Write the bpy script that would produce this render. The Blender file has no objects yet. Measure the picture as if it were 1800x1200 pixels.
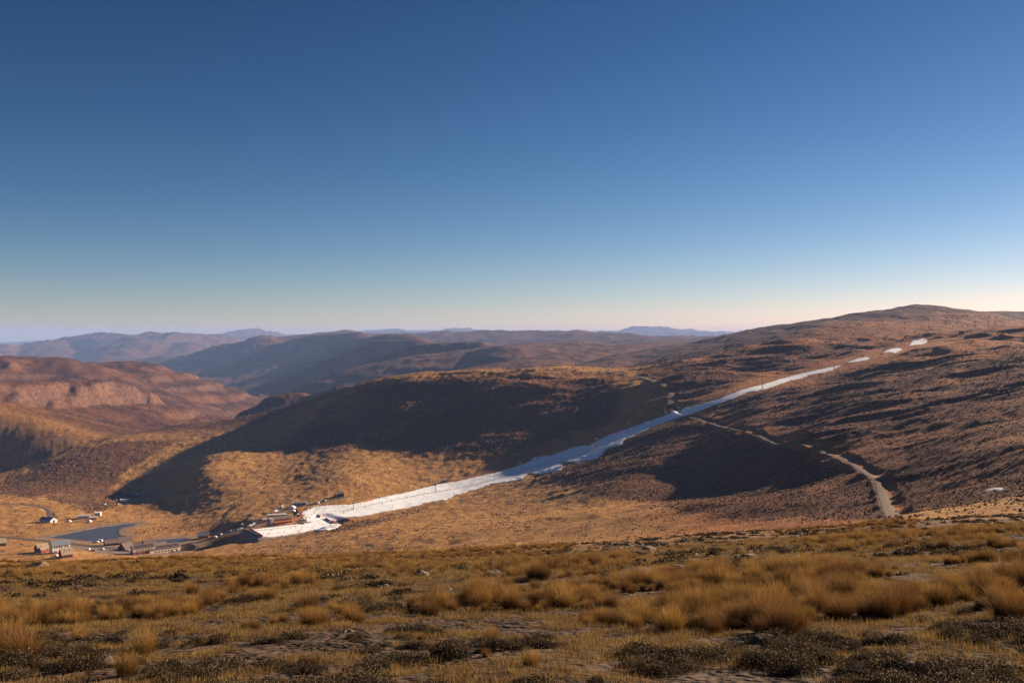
import bpy, bmesh, math, random
import numpy as np
from mathutils import Vector, Matrix
R = math.radians
rng = np.random.default_rng(7)
random.seed(7)

# ------------------------------------------------------------------ camera, sky, sun, exposure
SC = bpy.context.scene
COL = SC.collection
F = 1750.0; CX = 900.0; HY = 590.0          # focal length in photo pixels, horizon line
cam_d = bpy.data.cameras.new('camera'); cam = bpy.data.objects.new('camera', cam_d); COL.objects.link(cam)
cam_d.sensor_width = 36; cam_d.lens = 35.0; cam_d.shift_y = -10.0/1800
cam_d.clip_start = 0.1; cam_d.clip_end = 90000
cam.location = (0, 0, 0); cam.rotation_euler = (R(90), 0, 0)
SC.camera = cam

SUN_EL, SUN_AZ = R(19.0), R(60.0)           # azimuth measured from the view axis towards the right
w = bpy.data.worlds.new('World'); SC.world = w; w.use_nodes = True
nt = w.node_tree; bg = nt.nodes['Background']
sky = nt.nodes.new('ShaderNodeTexSky'); sky.sky_type = 'NISHITA'; sky.sun_disc = False
sky.sun_elevation = SUN_EL; sky.sun_rotation = SUN_AZ
sky.altitude = 3000; sky.air_density = 1.0; sky.dust_density = 1.0; sky.ozone_density = 2.5
sp = nt.nodes.new('ShaderNodeSeparateColor'); cb = nt.nodes.new('ShaderNodeCombineColor'); nt.links.new(sky.outputs[0], sp.inputs[0])
for ch_, (pw_, k_) in enumerate(((2.00, .163), (1.60, .215), (1.45, .252))):     # thin high-altitude air: deep zenith, pale horizon
    m1 = nt.nodes.new('ShaderNodeMath'); m1.operation = 'POWER'; m1.inputs[1].default_value = pw_
    m2 = nt.nodes.new('ShaderNodeMath'); m2.operation = 'MULTIPLY'; m2.inputs[1].default_value = k_
    nt.links.new(sp.outputs[ch_], m1.inputs[0]); nt.links.new(m1.outputs[0], m2.inputs[0]); nt.links.new(m2.outputs[0], cb.inputs[ch_])
nt.links.new(cb.outputs[0], bg.inputs[0]); bg.inputs[1].default_value = 0.05

sl = bpy.data.lights.new('sun', 'SUN'); sun = bpy.data.objects.new('sun', sl); COL.objects.link(sun)
sl.energy = 5.0; sl.angle = R(0.53); sl.color = (1.0, 0.80, 0.60)
sdir = Vector((math.sin(SUN_AZ)*math.cos(SUN_EL), math.cos(SUN_AZ)*math.cos(SUN_EL), math.sin(SUN_EL)))
sun.rotation_euler = sdir.to_track_quat('Z', 'Y').to_euler()
SC.view_settings.view_transform = 'Standard'; SC.view_settings.look = 'None'
SC.view_settings.exposure = 1.4; SC.view_settings.gamma = 1.0
SC.view_settings.use_curve_mapping = False
SC.render.engine = 'CYCLES'
SC.cycles.volume_bounces = 0; SC.cycles.max_bounces = 6

# ------------------------------------------------------------------ noise
def _h(ix, iy, s):
    ix = ix.astype(np.int64); iy = iy.astype(np.int64)
    n = (ix*374761393 + iy*668265263 + s*1442695041) & 0xFFFFFFFF
    n = ((n ^ (n >> 13))*1274126177) & 0xFFFFFFFF
    n = ((n ^ (n >> 16))*2246822519) & 0xFFFFFFFF
    return ((n ^ (n >> 15)) & 0xFFFFFF)/float(0xFFFFFF)*2-1
def vn(x, y, s=0):
    fx = np.floor(x); fy = np.floor(y); tx = x-fx; ty = y-fy
    tx = tx*tx*tx*(tx*(tx*6-15)+10); ty = ty*ty*ty*(ty*(ty*6-15)+10)
    a = _h(fx, fy, s); b = _h(fx+1, fy, s); c = _h(fx, fy+1, s); d = _h(fx+1, fy+1, s)
    return (a*(1-tx)+b*tx)*(1-ty)+(c*(1-tx)+d*tx)*ty
def fbm(x, y, n=4, s=0, g=0.5):
    v = 0; a = 1.0; t = 0
    for i in range(n):
        c, q = math.cos(0.7*i), math.sin(0.7*i)
        v = v+a*vn(x*c-y*q+17.3*i, x*q+y*c-9.1*i, s+i); t += a; a *= g; x = x*2.03; y = y*2.03
    return v/t
def ridged(x, y, n=4, s=0, g=0.55):
    v = 0; a = 1.0; t = 0
    for i in range(n):
        c, q = math.cos(0.7*i), math.sin(0.7*i)
        v = v+a*(1-2*np.abs(vn(x*c-y*q+7.3*i, x*q+y*c+9.1*i, s+i))); t += a; a *= g; x = x*2.03; y = y*2.03
    return v/t
def ss(a, b, x):
    t = np.clip((x-a)/(b-a), 0, 1); return t*t*(3-2*t)

# ------------------------------------------------------------------ terrain: near country, a smooth surface through surveyed points
Q0 = 8.0
PT = []                                     # x, Y, z
def P(px, Y, py): PT.append(((px-CX)/F*Y, Y, (HY-py)/F*Y))
def Z(px, Y, z): PT.append(((px-CX)/F*Y, Y, z))
def crest_slope(u):
    return np.interp(u, [-.55, -.2, 0, .17, .38, .55], [.213, .205, .197, .184, .168, .156])
for Y in (-5, 3, 9, 20, 38, 60, 85):
    for a in np.linspace(-0.95, 0.95, 9):
        x = a*(Y+Q0); u = a
        PT.append((x, Y, -1.52-crest_slope(u)*Y))
cols = {
 -400: [('z',180,-45),('z',350,-92),('z',600,-160),('z',870,-194),('z',1050,-200),('z',1250,-203),('z',1450,-205),('z',1800,-330),('z',2200,-450)],
 0: [('z',180,-46),('z',350,-95),('z',600,-165),(870,980),(1000,941),(1150,895),(1300,862),(1400,838),('z',1600,-260),('z',2000,-400),('z',2500,-450)],
 100: [('z',350,-95),('z',600,-165),(870,975),(1000,939),(1150,894),(1240,870),(1430,803),('z',1700,-250),('z',2100,-420)],
 200: [('z',180,-46),('z',350,-95),('z',600,-166),('z',870,-194),('z',960,-200),('z',1060,-200),(1200,880),(1330,832),(1480,769),('z',1700,-220),('z',2100,-400)],
 300: [('z',600,-166),('z',870,-192),('z',960,-200),('z',1050,-200),(1130,899),(1240,866),(1290,840),(1400,790),(1500,757),('z',1700,-180),('z',2100,-350)],
 345: [(1225,824),(1280,812)],
 400: [('z',180,-45),('z',350,-92),('z',600,-158),('z',870,-186),('z',970,-188.5),(1032,912),(1098,884),(1167,852),(1217,826),(1260,808),(1340,790),(1520,749),('z',1700,-170),('z',2100,-330)],
 500: [('z',600,-150),(900,945),(985,912),(1081,878),(1165,850),(1275,802),(1320,784),(1430,750),(1535,722),('z',1700,-140),('z',2100,-300)],
 600: [('z',180,-42),('z',350,-86),('z',560,-135),(760,953),(880,930),(1005,902),(1070,874),(1150,834),(1260,796),(1400,740),(1530,685),('z',1700,-110),('z',2100,-250)],
 700: [('z',350,-82),(700,950),(900,918),(1060,880),(1140,845),(1250,803),(1320,765),(1400,715),(1520,663),('z',1700,-90),('z',2100,-200)],
 800: [('z',350,-80),(650,950),(920,902),(1110,857),(1175,828),(1245,796),(1310,765),(1410,705),(1520,658),('z',1700,-80),('z',2100,-170)],
 900: [('z',180,-40),('z',350,-77),(560,958),(890,895),(1150,829),(1205,803),(1255,775),(1370,716),(1500,657),('z',1700,-78),('z',2100,-160)],
 1000: [('z',350,-75),(540,945),(840,885),(960,852),(1080,822),(1175,796),(1230,770),(1285,742),(1380,700),(1490,656),('z',1700,-75),('z',2100,-140)],
 1100: [('z',180,-38),('z',350,-74),(500,935),(680,890),(850,852),(930,828),(1050,795),(1130,776),(1185,756),(1270,720),(1370,680),(1480,654),('z',1700,-72),('z',2100,-130)],
 1200: [('z',300,-62),(460,930),(640,887),(790,868),(860,840),(960,796),(1050,764),(1170,732),(1240,702),(1360,660),(1500,639),('z',1700,-55),('z',2100,-110)],
 1300: [('z',180,-36),(400,928),(560,885),(720,860),(810,830),(880,790),(930,757),(970,748),(1090,722),(1190,694),(1360,656),(1600,618),('z',1900,-50),('z',2300,-110)],
 1400: [(350,924),(500,885),(600,865),(670,835),(720,800),(760,775),(800,768),(920,740),(1080,700),(1270,664),(1420,632),(1700,602),('z',2000,-40),('z',2400,-90)],
 1480: [(430,893),(530,865),(580,840),(610,812),(640,800)],
 1540: [('z',180,-34),(330,915),(420,885),(480,862),(530,835),(560,822),(660,790),(800,740),(980,690),(1200,650),(1340,628),(1600,602),(1800,594),('z',2200,-30)],
 1650: [(280,900),(380,862),(500,812),(640,760),(820,708),(1060,655),(1400,608),(1650,590),('z',2000,-15)],
 1800: [('z',140,-25),(220,880),(300,850),(420,800),(560,750),(720,700),(950,650),(1350,600),(1600,580),('z',2000,0)],
 2100: [('z',150,-22),('z',300,-38),('z',600,-42),('z',1000,-18),('z',1500,14),('z',2000,10)],
 2700: [('z',150,-20),('z',300,-36),('z',600,-40),('z',1000,-14),('z',1500,18),('z',2000,15)],
}
for px, rows in cols.items():
    kk = float(np.interp(px, [0, 300, 500, 650, 800, 900], [1.20, 1.40, 1.33, 1.18, 1.08, 1.0]))
    rows = [tuple([v if (j != (1 if r[0] == 'z' else 0) or v < 1060 or px > 1150) else 1060+(v-1060)*kk for j, v in enumerate(r)]) for r in rows]
    for r in rows:
        if r[0] == 'z': Z(px, r[1], r[2])
        else: P(px, r[0], r[1])
PT = np.array(PT)
ca = PT[:, 0]/(PT[:, 1]+Q0); cv = np.log(PT[:, 1]+Q0); ch = PT[:, 2]/(PT[:, 1]+Q0)
VS = 0.9
def tps_k(r2): return np.where(r2 > 0, 0.5*r2*np.log(np.maximum(r2, 1e-12)), 0)
def tps_fit(lam=1e-5):
    n = len(ca); c = np.stack([ca, cv*VS], 1)
    K = tps_k(((c[:, None]-c[None])**2).sum(-1)) + lam*np.eye(n)
    Pm = np.concatenate([np.ones((n, 1)), c], 1)
    A = np.block([[K, Pm], [Pm.T, np.zeros((3, 3))]])
    return c, np.linalg.solve(A, np.concatenate([ch, np.zeros(3)]))
_c, _w = tps_fit()
NA, NV = 360, 420
GA0, GA1 = -1.3, 1.3; GV0, GV1 = math.log(2.0), math.log(2700.0)
ga = np.linspace(GA0, GA1, NA); gv = np.linspace(GV0, GV1, NV)
G = np.empty((NV, NA))
for i, v in enumerate(gv):
    r2 = (ga[:, None]-_c[None, :, 0])**2 + (v*VS-_c[None, :, 1])**2
    G[i] = tps_k(r2) @ _w[:-3] + _w[-3] + _w[-2]*ga + _w[-1]*v*VS
def bicubic(a, v):
    fa = np.clip((a-GA0)/(GA1-GA0)*(NA-1), 1, NA-2.001); fv = np.clip((v-GV0)/(GV1-GV0)*(NV-1), 1, NV-2.001)
    ia = fa.astype(int); iv = fv.astype(int); ta = fa-ia; tv = fv-iv
    def wts(t): return (-.5*t+t*t-.5*t**3, 1-2.5*t*t+1.5*t**3, .5*t+2*t*t-1.5*t**3, -.5*t*t+.5*t**3)
    wa = wts(ta); wv = wts(tv); out = 0
    for j in range(4):
        row = 0
        for i in range(4): row = row+wa[i]*G[np.clip(iv+j-1, 0, NV-1), np.clip(ia+i-1, 0, NA-1)]
        out = out+wv[j]*row
    return out
def near_z(x, Y):
    q = np.maximum(Y+Q0, 2.0)
    return bicubic(np.clip(x/q, GA0, GA1), np.log(q))*q

# ------------------------------------------------------------------ terrain: far country, ridges as crests with falling flanks
RIDGES = [  # (slope, power, points (px, py, Y))
 (.62, [(200,775,2600),(265,757,2540),(330,742,2500),(430,734,2440),(480,712,2400),(497,694,2390),(508,686,2385),(522,688,2380),(530,694,2370),(600,674,2350),(680,664,2370),(760,652,2430),(860,642,2600),(1000,634,2750)]),
 (.50, [(475,586,8200),(420,597,8400),(358,614,8650),(300,630,8850),(262,642,9000)]),
 (.90, [(640,582,7000),(570,586,7200),(533,596,7350),(480,611,7550),(430,628,7750),(380,645,7950),(325,660,8150)]),
 (.90, [(728,584,6000),(650,590,6200),(600,610,6350),(540,631,6500),(480,650,6680),(420,668,6850),(365,684,7000)]),
 (.90, [(740,595,5000),(673,598,5100),(640,610,5200),(590,632,5350),(540,652,5500),(480,675,5650),(430,700,5800)]),
 (.90, [(830,599,4250),(747,602,4380),(700,618,4500),(650,640,4640),(600,662,4780),(560,684,4900)]),
 (.10, [(1010,598,4500),(900,603,4200),(840,610,4000)]),
 (.45, [(880,606,3750),(830,614,3850),(780,626,3950),(720,640,4050),(660,656,4150)]),
 (.11, [(1250,598,4500),(1100,605,4000),(1040,612,3700),(980,622,3400),(900,640,3000)]),
 (.10, [(600,584,9500),(728,582,9000),(864,579,8500),(996,580,8000),(1060,584,7500),(1130,589,7000),(1340,590,6500),(1600,588,6500)]),
 (.12, [(1340,583,3800),(1250,600,3400),(1180,615,3000),(1100,634,2600),(1000,650,2300)]),
 (.13, [(1300,590,3400),(1400,568,3000),(1440,564,2950),(1500,556,2850),(1560,545,2800)]),
 (.501, [(1588,535.5,2800),(1600,534,2800),(1622,534.5,2800),(1630,537.5,2800)]),
 (.501, [(1441,561.5,2950),(1455,560.5,2950),(1470,560.5,2950),(1476,562,2950)]),
 (.20, [(1560,545,2800),(1590,538,2800),(1594,536,2800),(1622,536,2800),(1630,541,2800),(1660,544,2820),(1700,547,2850),(1770,547,2900),(1900,555,3000),(2300,560,3200)]),
 (.10, [(1440,586,2300),(1500,576,2200),(1560,566,2150),(1640,568,2100),(1700,578,2000),(1800,588,1950)]),
 (.40, [(-400,632,2500),(-150,627,2750),(0,622,2950),(50,623,3030),(97,621,3100),(125,630,3170),(155,644,3240)]),
 (.33, [(120,655,3380),(175,633,3450),(205,631,3500),(236,636,3560),(264,649,3620),(305,663,3720),(355,683,3830),(370,688,3870),(403,702,3950),(440,720,4050)]),
 (.27, [(-400,690,1650),(-150,680,1850),(0,673,2050),(80,668,2200),(150,666,2350),(222,671,2500),(246,690,2560),(300,722,2680)]),
 (.30, [(-300,700,1500),(-100,700,1620),(0,706,1720),(60,726,1800),(110,748,1880),(160,775,1960)]),
 (.30, [(-700,600,13500),(-200,598,14000),(0,598,13800),(60,596,13600),(130,592,13500),(160,589,13400),(230,588,13200),(280,587,13100),(350,590,13500),(400,588,14500)]),
 (.30, [(110,600,13000),(90,618,11500),(60,632,10800)]),
 (.30, [(250,592,13000),(235,604,11800),(200,622,10800)]),
 (.30, [(330,596,13000),(330,612,11500),(290,628,10000)]),
 (.30, [(10,602,13000),(-10,618,11500),(-40,632,10800)]),
 (.12, [(340,590,20000),(400,585,20000),(460,580,20500),(520,582,21000),(600,584,22000)]),
 (.12, [(680,582,23000),(720,577,23000),(742,575,23000),(770,577.5,23000),(800,576,23000),(840,579,23500),(900,584,24000)]),
 (.12, [(960,582,26000),(990,579,26000),(1020,583,26000)]),
 (.12, [(1050,584,22000),(1090,579,22000),(1140,575.5,22000),(1200,574,22000),(1270,575.5,22000),(1340,577,22500),(1500,578,23000),(1900,580,24000)]),
]
SEG = []
for s, pts in RIDGES:
    w3 = [((a-CX)/F*c, c, (HY-b)/F*c) for a, b, c in pts]
    for p, q in zip(w3[:-1], w3[1:]): SEG.append((s, p, q))
def far_z(x, Y):
    wx = x + 0.045*Y*fbm(x/(0.16*Y+200), Y/(0.16*Y+200), 3, 11)*0.5
    base = np.interp(Y, [1500, 2200, 3500, 6000, 9000, 15000, 40000], [-260, -130, -95, -40, -10, -40, -120])
    u = x/np.maximum(Y, 1)
    gorge = np.interp(Y, [1500, 3000, 6000, 10000, 14000, 20000], [-470, -430, -420, -480, -450, -250])
    k = ss(-0.27, 0.02, u + np.interp(Y, [1500, 3000, 6000, 9000, 16000, 24000], [-.12, -.17, -.15, -.05, .25, .35]))
    z = gorge*(1-k)+base*k
    for s, p, q in SEG:
        dx, dy = q[0]-p[0], q[1]-p[1]; L2 = dx*dx+dy*dy
        t = np.clip(((wx-p[0])*dx+(Y-p[1])*dy)/L2, 0, 1)
        d = np.hypot(wx-(p[0]+t*dx), Y-(p[1]+t*dy)); rw = (.014 if s != .501 else .002)*p[1]; d = np.sqrt(d*d+rw*rw)-rw
        dd = d if s != .90 else (.16*d+.74*225*(1-np.exp(-d/225)))/.90
        zz = p[2]+t*(q[2]-p[2]) - s*dd - (44*ss(6, 50, d+14*fbm(x/40, Y/60, 2, 77)) if s == .27 else 0) - (s*d*d/400 if s < .15 else 0)*min(1., (4500./max(p[1], 1))**2)
        z = np.maximum(z, zz)
    return z
def terrace(z, x, Y, h, k):
    q = (z+12*fbm(x/400, Y/400, 2, 91))/h; f = q-np.floor(q)
    return z + k*h*(ss(.30, .70, f)-f)
def smax(a, b, k):
    h = np.clip(0.5+0.5*(a-b)/k, 0, 1); return b*(1-h)+a*h+k*h*(1-h)
PISTE = [((a-CX)/F*c, c) for a, c in [(430,930),(520,985),(600,1005),(700,1060),(800,1110),(900,1150),(960,1165),(1030,1178),(1100,1185),(1200,1175),(1300,1200),(1380,1240),(1460,1300),(1530,1345),(1600,1430),(1625,1460)]]
def piste(x, Y):
    D = np.full(np.shape(x), 1e9)
    for p, q in zip(PISTE[:-1], PISTE[1:]):
        dx, dy = q[0]-p[0], q[1]-p[1]
        t = np.clip(((x-p[0])*dx+(Y-p[1])*dy)/(dx*dx+dy*dy), 0, 1)
        D = np.minimum(D, np.hypot(x-(p[0]+t*dx), Y-(p[1]+t*dy)))
    return 1-ss(22, 60, D)
def base_z(x, Y):
    x = np.asarray(x, float); Y = np.asarray(Y, float)
    z = near_z(x, Y)
    z = np.where(Y > 2300, np.minimum(z, -300-(Y-2300)*.5), z)
    u = x/np.maximum(Y, 60)
    # broad hummocks of the ski hill and the moor
    amp = np.interp(Y, [0, 90, 250, 600, 1600, 1800], [0, 0.15, 1.8, 6.5, 11.0, 11.0])
    right = ss(-0.05, 0.30, u)
    hill = ss(-.17, -.06, u)*(1-ss(.08, .14, u))*ss(1240, 1330, Y)
    amp = amp*np.maximum(0.10+0.9*right, .75*hill)
    amp = amp*(1-.92*piste(x, Y))
    z = z + amp*(fbm(x/120+3, Y/70, 3, 21)) + amp*0.5*ridged(x/110, Y/42+0.2*x/110, 2, 25)
    m = Y > 1400
    if np.any(m):
        fz = far_z(x[m], Y[m]); Ym = Y[m]; xm = x[m]; um = xm/Ym
        # spurs and gullies run across the slope, towards lower left
        rx = xm*.82-Ym*.57; ry = xm*.57+Ym*.82
        g1 = ridged(rx/330, ry/560, 4, 31); g2 = ridged(rx/1500, ry/2600, 5, 33)
        kf = ss(7500, 10500, Ym); gully = g1*(1-kf)+g2*kf
        rough = np.interp(um, [-.6, -.30, -.24, -.12, 0.02, .6], [.8, .8, .40, .32, .22, .12])
        rough = np.where(Ym > 9500, 1, rough)
        A = np.interp(Ym, [1400, 2000, 3000, 6000, 13000, 30000], [8, 14, 26, 60, 190, 80])
        hgt = fz - (-450)
        fz = fz - 260*(1-ss(1400, 1650, Ym))
        A = A*rough*np.clip(hgt/250, .3, 1)
        top = np.interp(Ym, [1400, 30000], [1, 1])
        fz = fz + A*(gully-0.55) 
        kt = .5*ss(-.3, .5, fbm(xm/500, Ym/500, 2, 93))*np.interp(um, [-.2, .05], [1, .45])*np.interp(Ym, [1700, 2100, 3600, 4500], [0, 1, 1, .25])
        fz = terrace(fz, xm, Ym, np.where(Ym > 4800, 70., 34.), kt)
        z[m] = smax(z[m], fz, 10.0)
    return z
EDITS = []                                    # flattened places: functions (x, Y, z) -> z
def small_noise(x, Y):
    u = np.abs(Y)
    n = 0.10*fbm(x/3.1, Y/3.1, 3, 51)*np.interp(u, [0, 40, 120], [1, 1.2, 0])
    lf = (1-.45*ss(-.02, .18, x/np.maximum(Y, 60)))*(1-.75*piste(x, Y))          # the left country is rougher underfoot
    n = n + np.interp(u, [0, 30, 90, 400, 1000], [0.10, .30, .45, .70, .80])*lf*fbm(x/14, Y/14, 3, 61)
    n = n + np.interp(u, [0, 300, 1000, 2200, 3500], [0, .25, .55, .9, 0])*lf*fbm(x/7, Y/9, 2, 71)
    n = n + np.interp(u, [1500, 2200, 5000, 8000], [0, 4, 5, 0])*fbm(x/45, Y/45, 3, 72)
    n = n + np.interp(u, [4000, 8000, 14000], [0, 14, 25])*fbm(x/260, Y/260, 3, 73)
    return n
def ground_z(x, Y):
    x = np.atleast_1d(np.asarray(x, float)); Y = np.atleast_1d(np.asarray(Y, float))
    z = base_z(x, Y) + small_noise(x, Y)
    for e in EDITS: z = e(x, Y, z)
    return z
def hit(px, py, y0=250., y1=2600., fn=None):
    """ground point seen at a photo position (first crossing between two distances)"""
    Ys = np.exp(np.linspace(math.log(y0), math.log(y1), 1500))
    u = (px-CX)/F; t = (HY-py)/F
    g = (fn or ground_z)(u*Ys, Ys) - t*Ys
    s = np.where(g > 0)[0]
    if len(s) == 0: i = int(np.argmax(g))
    else: i = s[0]
    Y = Ys[i]
    if i > 0 and len(s): a, b = g[i-1], g[i]; Y = Ys[i-1]+(Ys[i]-Ys[i-1])*(-a/(b-a))
    return np.array([u*Y, Y, (fn or ground_z)([u*Y], [Y])[0]])

# ------------------------------------------------------------------ mesh helpers
def mesh_np(name, V, Fq, mat=None, smooth=True):
    me = bpy.data.meshes.new(name)
    V = np.asarray(V, np.float32); Fq = np.asarray(Fq, np.int32); k = Fq.shape[1]
    me.vertices.add(len(V)); me.vertices.foreach_set('co', V.ravel())
    me.loops.add(Fq.size); me.loops.foreach_set('vertex_index', Fq.ravel())
    me.polygons.add(len(Fq)); me.polygons.foreach_set('loop_start', np.arange(0, Fq.size, k, dtype=np.int32))
    me.update(calc_edges=True)
    if smooth: me.polygons.foreach_set('use_smooth', np.ones(len(Fq), bool))
    if mat: me.materials.append(mat)
    return me
def link(name, me, parent=None, loc=(0, 0, 0)):
    o = bpy.data.objects.new(name, me); COL.objects.link(o); o.location = loc
    if parent: o.parent = parent
    return o
def tag(o, label=None, cat=None, group=None, kind=None):
    if label: o['label'] = label
    if cat: o['category'] = cat
    if group: o['group'] = group
    if kind: o['kind'] = kind
    return o

# ------------------------------------------------------------------ materials
class N:
    def __init__(s, name):
        s.m = bpy.data.materials.new(name); s.m.use_nodes = True; s.t = s.m.node_tree
        s.b = s.t.nodes['Principled BSDF']; s.b.inputs['Roughness'].default_value = 0.9
        s.b.inputs['Specular IOR Level'].default_value = 0.15
    def n(s, typ, **kw):
        o = s.t.nodes.new(typ)
        for k, v in kw.items():
            if k in o.inputs.keys(): o.inputs[k].default_value = v
            else: setattr(o, k, v)
        return o
    def l(s, a, b): s.t.links.new(a, b)
    def noise(s, scale, detail=4, rough=.55, vec=None, dist=0):
        o = s.n('ShaderNodeTexNoise'); o.inputs['Scale'].default_value = scale; o.inputs['Detail'].default_value = detail
        o.inputs['Roughness'].default_value = rough; o.inputs['Distortion'].default_value = dist
        s.l(vec or s.pos(), o.inputs['Vector']); return o.outputs['Fac']
    def pos(s):
        if not hasattr(s, '_p'): s._p = s.n('ShaderNodeTexCoord').outputs['Object']
        return s._p
    def mapv(s, sc):
        o = s.n('ShaderNodeMapping'); o.inputs['Scale'].default_value = sc; s.l(s.pos(), o.inputs['Vector']); return o.outputs[0]
    def ramp(s, fac, stops):
        o = s.n('ShaderNodeValToRGB'); e = o.color_ramp.elements
        while len(e) > 1: e.remove(e[-1])
        e[0].position = stops[0][0]; e[0].color = (*stops[0][1], 1)
        for p, c in stops[1:]:
            x = e.new(p); x.color = (*c, 1)
        s.l(fac, o.inputs[0]); return o.outputs[0]
    def fr(s, fac, a, b, c=0., d=1.):
        o = s.n('ShaderNodeMapRange'); o.inputs[1].default_value = a; o.inputs[2].default_value = b
        o.inputs[3].default_value = c; o.inputs[4].default_value = d; s.l(fac, o.inputs[0]); return o.outputs[0]
    def mix(s, f, a, b, mode='MIX'):
        o = s.n('ShaderNodeMix', data_type='RGBA', blend_type=mode)
        if isinstance(f, float): o.inputs[0].default_value = f
        else: s.l(f, o.inputs[0])
        for v, i in ((a, 6), (b, 7)):
            if isinstance(v, tuple): o.inputs[i].default_value = (*v, 1)
            else: s.l(v, o.inputs[i])
        return o.outputs[2]
    def math(s, op, a, b=0.):
        o = s.n('ShaderNodeMath', operation=op)
        for v, i in ((a, 0), (b, 1)):
            if isinstance(v, (int, float)): o.inputs[i].default_value = v
            else: s.l(v, o.inputs[i])
        return o.outputs[0]
    def attr(s, name):
        o = s.n('ShaderNodeAttribute'); o.attribute_name = name; return o.outputs['Fac']
    def bump(s, h, strength=.5, dist=1.):
        o = s.n('ShaderNodeBump'); o.inputs['Strength'].default_value = strength; o.inputs['Distance'].default_value = dist
        s.l(h, o.inputs['Height']); s.l(o.outputs[0], s.b.inputs['Normal'])
    def col(s, c):
        if isinstance(c, tuple): s.b.inputs['Base Color'].default_value = (*c, 1)
        else: s.l(c, s.b.inputs['Base Color'])
        return s

def ground_material():
    k = N('highland_ground')
    heath = k.attr('heath'); rock = k.attr('rock'); dirt = k.attr('dirt'); fore = k.attr('fore'); far = k.attr('far')
    nA = k.noise(0.9, 6, .65); nB = k.noise(0.06, 5, .6); nC = k.noise(0.22, 5, .7); nF = k.noise(7, 4, .6)
    grass = k.ramp(nB, [(.3, (.32, .155, .044)), (.5, (.47, .245, .070)), (.7, (.60, .35, .115))])
    grass = k.mix(k.fr(nA, .42, .62), k.mix(1.0, grass, (.50, .42, .36), 'MULTIPLY'), grass)
    hth = k.ramp(nA, [(.38, (.045, .020, .010)), (.52, (.12, .050, .020)), (.68, (.26, .115, .038))])
    hm = k.math('ADD', heath, k.math('MULTIPLY', k.math('SUBTRACT', nC, .5), 1.5))
    c = k.mix(k.fr(hm, .35, .65), grass, hth)
    farc = k.ramp(k.noise(0.012, 6, .65), [(.35, (.034, .012, .006)), (.5, (.072, .026, .011)), (.66, (.145, .058, .020))])
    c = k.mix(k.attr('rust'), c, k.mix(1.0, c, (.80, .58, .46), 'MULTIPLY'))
    c = k.mix(far, c, farc)
    soil = k.ramp(nF, [(.35, (.030, .018, .011)), (.55, (.060, .035, .020)), (.7, (.115, .068, .038))])
    c = k.mix(fore, c, soil)
    rockc = k.ramp(k.noise(.15, 6, .7), [(.35, (.05, .024, .015)), (.55, (.15, .075, .045)), (.7, (.28, .16, .10))])
    c = k.mix(rock, c, rockc)
    dirtc = k.ramp(nA, [(.35, (.15, .105, .08)), (.65, (.25, .18, .13))])
    c = k.mix(dirt, c, dirtc)
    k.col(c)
    h = k.math('ADD', k.math('MULTIPLY', k.noise(.35, 5, .7), 1.6), k.math('MULTIPLY', nF, .08))
    k.bump(h, .9, .9)
    return k.m

# ------------------------------------------------------------------ ground sheet
def inside(px, py, poly):
    px = np.asarray(px); r = np.zeros(px.shape, bool); n = len(poly)
    for i in range(n):
        x1, y1 = poly[i]; x2, y2 = poly[(i+1) % n]
        c = ((y1 > py) != (y2 > py)) & (px < (x2-x1)*(py-y1)/(y2-y1+1e-12)+x1)
        r ^= c
    return r
def seg_dist(x, y, pts):
    """distance to a polyline, and the z of the nearest point on it"""
    D = np.full(x.shape, 1e9); ZZ = np.zeros(x.shape); SD = np.zeros(x.shape)
    for p, q in zip(pts[:-1], pts[1:]):
        dx, dy = q[0]-p[0], q[1]-p[1]; L2 = dx*dx+dy*dy+1e-9
        t = np.clip(((x-p[0])*dx+(y-p[1])*dy)/L2, 0, 1)
        d = np.hypot(x-(p[0]+t*dx), y-(p[1]+t*dy)); m = d < D
        D = np.where(m, d, D); ZZ = np.where(m, p[2]+t*(q[2]-p[2]), ZZ)
        SD = np.where(m, np.sign((x-p[0])*dy-(y-p[1])*dx), SD)
    return D, ZZ, SD

def hits(pts, fn=base_z, y0=250., y1=2200.): return [tuple(hit(a, b, y0, y1, fn)) for a, b in pts]
ROAD_PX = {
 'right': [(1213,733),(1250,742),(1300,755),(1350,765),(1400,775),(1430,783),(1460,797),(1500,818),(1532,836),(1546,852),(1551,870),(1556,885),(1566,900),(1582,916)],
 'upper': [(1068,653),(1100,656),(1130,662),(1155,670),(1175,680),(1183,689),(1180,700),(1177,712),(1185,722),(1196,728)],
 'lodge': [(345,953),(385,941),(430,931),(452,922),(478,905),(505,892),(555,885),(605,873)],
 'west': [(-60,938),(0,943),(60,948),(125,954),(170,960),(230,967),(300,960),(345,953)],
 'farm': [(-60,884),(0,886),(50,885),(80,891),(88,898),(84,906),(100,916)],
}
def smooth_path(pts, n=6, it=3):
    P3 = np.array(pts, float); out = []
    for i in range(len(P3)-1):
        for k in range(n): out.append(P3[i]+(P3[i+1]-P3[i])*k/n)
    out.append(P3[-1]); A = np.array(out)
    for _ in range(it*n): A[1:-1] = (A[:-2]+2*A[1:-1]+A[2:])/4
    return A
ROADS = {}
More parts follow.
